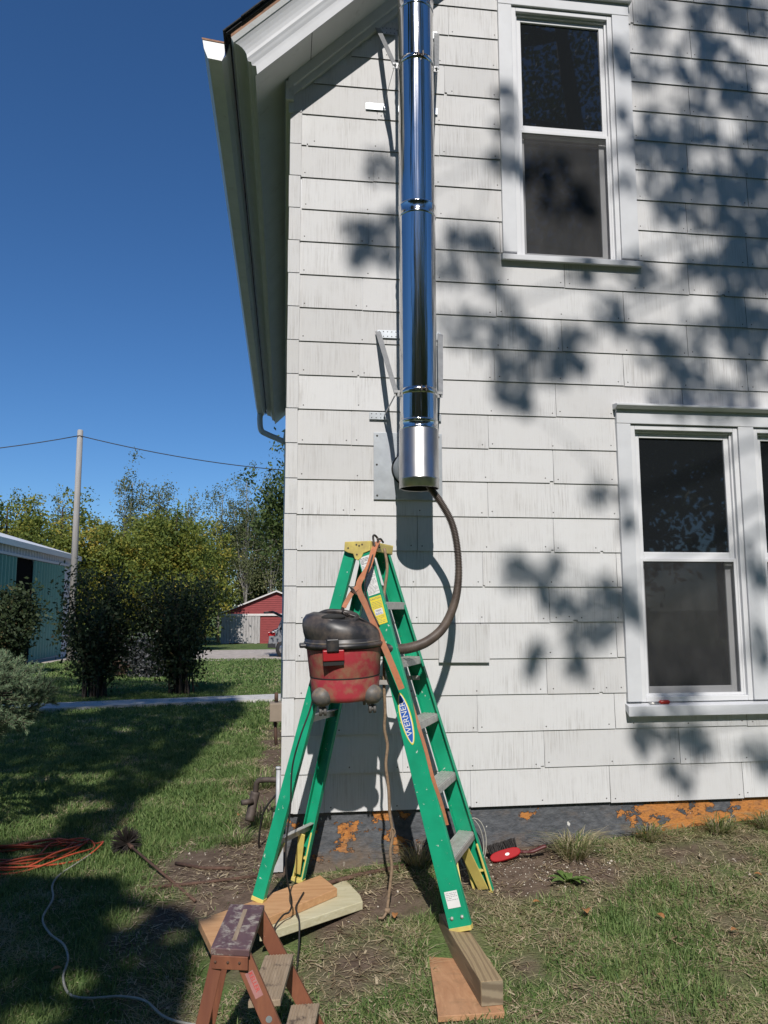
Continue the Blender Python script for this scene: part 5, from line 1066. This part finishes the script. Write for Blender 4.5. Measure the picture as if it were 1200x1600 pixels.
# ------------------------------------------------------------------ trees standing behind the camera (their shade falls on wall and lawn, the windows mirror them)
SD = np.array([-.095, -1.0, .928])
WB = [(2.32, 4.99, 0.091), (2.33, 4.81, 0.08), (2.67, 4.99, 0.082), (2.88, 5.07, 0.083), (3.06, 5.05, 0.147), (2.7, 4.82, 0.102), (2.6, 4.61, 0.122), (2.83, 4.63, 0.144), (2.72, 4.45, 0.132), (2.9, 4.45, 0.092), (2.28, 4.54, 0.09), (2.44, 4.17, 0.159), (2.29, 4.02, 0.118), (2.62, 4.2, 0.111), (3.01, 4.3, 0.113), (3.01, 4.03, 0.123), (2.68, 3.93, 0.16), (2.88, 3.82, 0.141), (2.38, 3.73, 0.127), (2.63, 3.68, 0.139), (2.92, 3.63, 0.181), (2.37, 3.57, 0.088), (2.78, 3.48, 0.089), (2.95, 3.37, 0.14), (2.8, 3.25, 0.119), (1.33, 4.25, 0.075), (1.33, 4.07, 0.075), (1.32, 3.79, 0.065), (1.25, 3.86, 0.046), (1.62, 3.88, 0.085), (1.67, 3.66, 0.113), (1.82, 3.65, 0.095), (1.47, 3.82, 0.075), (2.09, 4.2, 0.055), (2.09, 3.73, 0.058), (2.03, 4.63, 0.069), (2.1, 4.56, 0.069), (1.09, 3.34, 0.109), (0.98, 3.24, 0.108), (1.2, 3.21, 0.109), (0.96, 3.09, 0.08), (1.23, 3.05, 0.054), (1.32, 2.92, 0.054), (0.99, 2.78, 0.106), (1.17, 2.72, 0.107), (1.35, 2.76, 0.081), (1.47, 2.68, 0.082), (1.31, 2.56, 0.081), (1.52, 2.57, 0.109), (1.71, 2.69, 0.11), (1.74, 2.58, 0.073), (1.63, 2.5, 0.073), (1.34, 2.39, 0.116), (1.39, 2.3, 0.054), (1.25, 2.36, 0.053), (1.76, 3.15, 0.084), (1.94, 2.92, 0.084), (2.01, 2.79, 0.056), (2.23, 2.69, 0.085), (2.16, 3.15, 0.086), (2.33, 2.71, 0.067), (2.38, 2.6, 0.067), (2.56, 3.22, 0.098), (2.79, 3.11, 0.118), (2.88, 3.02, 0.158), (2.82, 2.87, 0.118), (2.54, 2.78, 0.096), (2.51, 2.55, 0.067), (2.77, 2.75, 0.088), (2.91, 2.59, 0.088), (2.35, 2.36, 0.113), (2.59, 2.37, 0.124), (2.78, 2.36, 0.087), (2.95, 2.87, 0.099), (3.01, 3.2, 0.08), (1.83, 1.75, 0.063), (2.01, 1.56, 0.047), (1.97, 1.75, 0.037), (1.3, 1.3, 0.083), (1.56, 1.34, 0.052), (1.49, 1.26, 0.061), (1.52, 1.13, 0.077), (1.65, 1.13, 0.068), (1.81, 1.1, 0.095), (1.89, 1.18, 0.069), (1.99, 1.12, 0.08), (1.66, 0.96, 0.094), (1.8, 0.93, 0.078), (1.43, 0.83, 0.052), (1.41, 0.74, 0.038), (1.67, 0.75, 0.061), (2.02, 1.01, 0.04), (2.82, 1.33, 0.066), (2.84, 1.23, 0.052), (2.8, 0.85, 0.069), (2.83, 0.75, 0.051), (2.26, 0.54, 0.091), (2.38, 0.6, 0.047), (2.07, 0.35, 0.078), (2.25, 0.36, 0.096), (2.38, 0.31, 0.091), (2.44, 0.27, 0.046), (2.21, 0.14, 0.069), (2.3, 0.09, 0.052), (2.74, 0.24, 0.081), (2.79, 0.15, 0.047), (0.54, 3.76, 0.095), (0.4, 3.3, 0.108), (0.55, 3.26, 0.125), (0.44, 3.17, 0.093), (0.6, 3.42, 0.047)]
r = np.random.default_rng(9); PTS = []; HUB = []
for (x, z, rad) in WB:
    rad *= 1.34 if (x > 2.15 and z > 2.3) else 1.12; k0 = 7.0 + 2.0 * float(vnoise(x, z, 1.1, 41)) + r.normal(0, .2); c = np.array([x, 0, z]) + SD * k0; HUB.append(c); n_ = int(10 + 1800 * rad * rad)
    q = np.sqrt(r.random(n_)) * rad * 1.08; a = r.uniform(0, 2 * np.pi, n_); PTS.append(np.stack([x + q * np.cos(a), np.zeros(n_), z + q * np.sin(a)], 1) + SD[None] * (k0 + r.normal(0, .12, n_))[:, None])
for k in range(150):      # the rest of the crown, whose shade falls outside the picture
    x, z = r.uniform(3.3, 7.5), r.uniform(.5, 8.0); k0 = r.uniform(4.8, 8); c = np.array([x, 0, z]) + SD * k0; HUB.append(c); PTS.append(c + r.normal(size=(40, 3)) * .22)
for k in range(60):
    x, z = r.uniform(1.5, 4.5), r.uniform(6.0, 8.5); k0 = r.uniform(4.8, 7); c = np.array([x, 0, z]) + SD * k0; HUB.append(c); PTS.append(c + r.normal(size=(40, 3)) * .2)
PTS2 = []
for k in range(170):      # upper right of the crown, mirrored in the panes
    c = np.array([r.uniform(3.9, 8.0), r.uniform(-10.5, -6.5), 0]); c[2] = (-c[1]) * .78 + r.uniform(1.2, 5.5); HUB.append(c); PTS2.append(c + r.normal(size=(60, 3)) * .26)
PTS = np.concatenate(PTS + PTS2); V, F = leaves(PTS, .09, r, aspect=.7)
oak = tag(empty('oak_tree', (5.2, -6.6, -.5)), 'leafy tree behind the camera shading the right side of the wall', 'tree', 'trees shading the yard')
npmesh('crown', V, F, MAT['leaf_oak'], oak, {'tint': np.repeat(r.uniform(0, 1, len(PTS)), 4)})
m = MB(); m.tube(catmull([(5.2, -6.6, -.8), (5.1, -6.6, 3), (4.7, -6.3, 6.5), (4.2, -6.2, 10), (4.0, -6.2, 13)], 5), list(np.linspace(.26, .05, 21)), 10)
HB = np.array(HUB); stems = [np.array(p) for p in [(4.7, -6.3, 6.5), (4.4, -6.2, 8.5), (4.2, -6.2, 10), (4.0, -6.2, 12)]]; sec = []
for k in range(16):
    c = HB[(k * 7) % len(WB)]; st_ = min(stems, key=lambda q: np.linalg.norm(q - c - np.array([0, 0, -1]))); m.tube(catmull([Vector(st_), Vector((st_ + c) / 2 + np.array([0, -.2, .25])), Vector(c)], 6), list(np.linspace(.035, .008, 13)), 5); sec += [st_ + (c - st_) * t_ for t_ in (.5, .75, 1)]
sec = np.array(sec)
for c in HB[:len(WB)]:
    q = sec[np.argmin(np.linalg.norm(sec - c, axis=1))]; m.tube([Vector(q), Vector((q + c) / 2 + np.array([0, 0, .05])), Vector(c)], [.007, .005, .003], 4)
m.build('trunk', MAT['bark'], oak)
# second tree, to the left
PT = []
for P, n_, thr, ns in (([(-8, 17), (-1.1, 12.8), (-1.05, 10.2), (-.50, 7.7), (-.80, 5.2), (-.92, 3.34), (-1.2, .95), (-1.6, .45), (-2.8, .3), (-5, 4), (-8, 9)], 84000, .22, 1.0), ([(-2.2, .6), (-1.5, .55), (-1.0, .35), (-.82, .0), (-.55, -.22), (-.36, -.50), (-.18, -.75), (-.05, -1.5), (-2.2, -1.5)], 24000, .22, 2.0)):
    x = r.uniform(min(p[0] for p in P), max(p[0] for p in P), n_); y = r.uniform(min(p[1] for p in P), max(p[1] for p in P), n_)
    wob = .22 * (vnoise(x, y, 2.2, 50) - .5); ok = inpoly(x + wob, y + wob, P) & (vnoise(x, y, ns, 52) > thr)
    for (cx, cy, cr) in ((-.76, -.18, .14), (-.88, -.76, .12), (-1.45, 2.0, .16), (-2.0, 3.0, .2), (-.50, -.42, .09), (-.66, -.62, .08)): ok &= ((x - cx) ** 2 + (y - cy) ** 2) > cr * cr
    ok &= ~((y > 9.3) & (r.random(n_) < .45)) & ~((x > -.42) & (y < -.45)); ok &= ~((x < -1.55) & (y > 1.2) & (y < 3.3))
    x, y = x[ok], y[ok]; k0 = np.maximum(y, 0) + 5.0 + 3.0 * vnoise(x, y, .9, 55) + r.uniform(0, .8, len(x)); PT.append(np.stack([x, y, np.full(len(x), -.43)], 1) + SD[None] * k0[:, None])
PT = np.concatenate(PT); V, F = leaves(PT, .13, r, aspect=.7)
lin = tag(empty('linden_tree', (-5.6, -6.2, -.5)), 'leafy tree behind the camera shading the lawn on the left', 'tree', 'trees shading the yard')
npmesh('crown', V, F, MAT['leaf_oak'], lin, {'tint': np.repeat(r.uniform(0, 1, len(PT)), 4)})
m = MB(); m.tube(catmull([(-5.6, -6.2, -.8), (-5.5, -6.2, 3), (-5.2, -6.1, 7), (-4.8, -6, 12), (-4.6, -5.8, 17)], 5), list(np.linspace(.28, .05, 21)), 10)
for k in range(40):
    c = PT[(k * 977) % len(PT)]; st_ = np.array([-5.2 + .03 * c[2], -6.1, max(4, c[2] - 2.5)]); m.tube(catmull([Vector(st_), Vector((st_ + c) / 2 + np.array([0, 0, .3])), Vector(c)], 5), list(np.linspace(.04, .006, 11)), 5)
m.build('trunk', MAT['bark'], lin)
for i in range(19):  # grove added out of view to cut the sky fill; the windows mirror it
    x = -27 + i * 3.1; y = -15.5 + 2.2 * ((i * 5) % 3 - 1); tree('added_grove_tree', (x, y), 11.0 + .35 * (i % 3), 2.6, 110, 42, (.5, .5, .5), .30, 'leaf_green', 'tree in the grove added behind the photographer to cut sky light', 'trees behind the camera', czf=.52, trunk=.17, seed=180 + i, limbs=8)
for i in range(9):
    x = -26 + i * 6.5; tree('added_grove_tree', (x, -26 - (i % 2) * 2), 20, 4.4, 150, 42, (.8, .8, .8), .45, 'leaf_green', 'taller tree at the back of the grove added behind the photographer to cut sky light', 'trees behind the camera', czf=.55, trunk=.25, seed=210 + i, limbs=8)
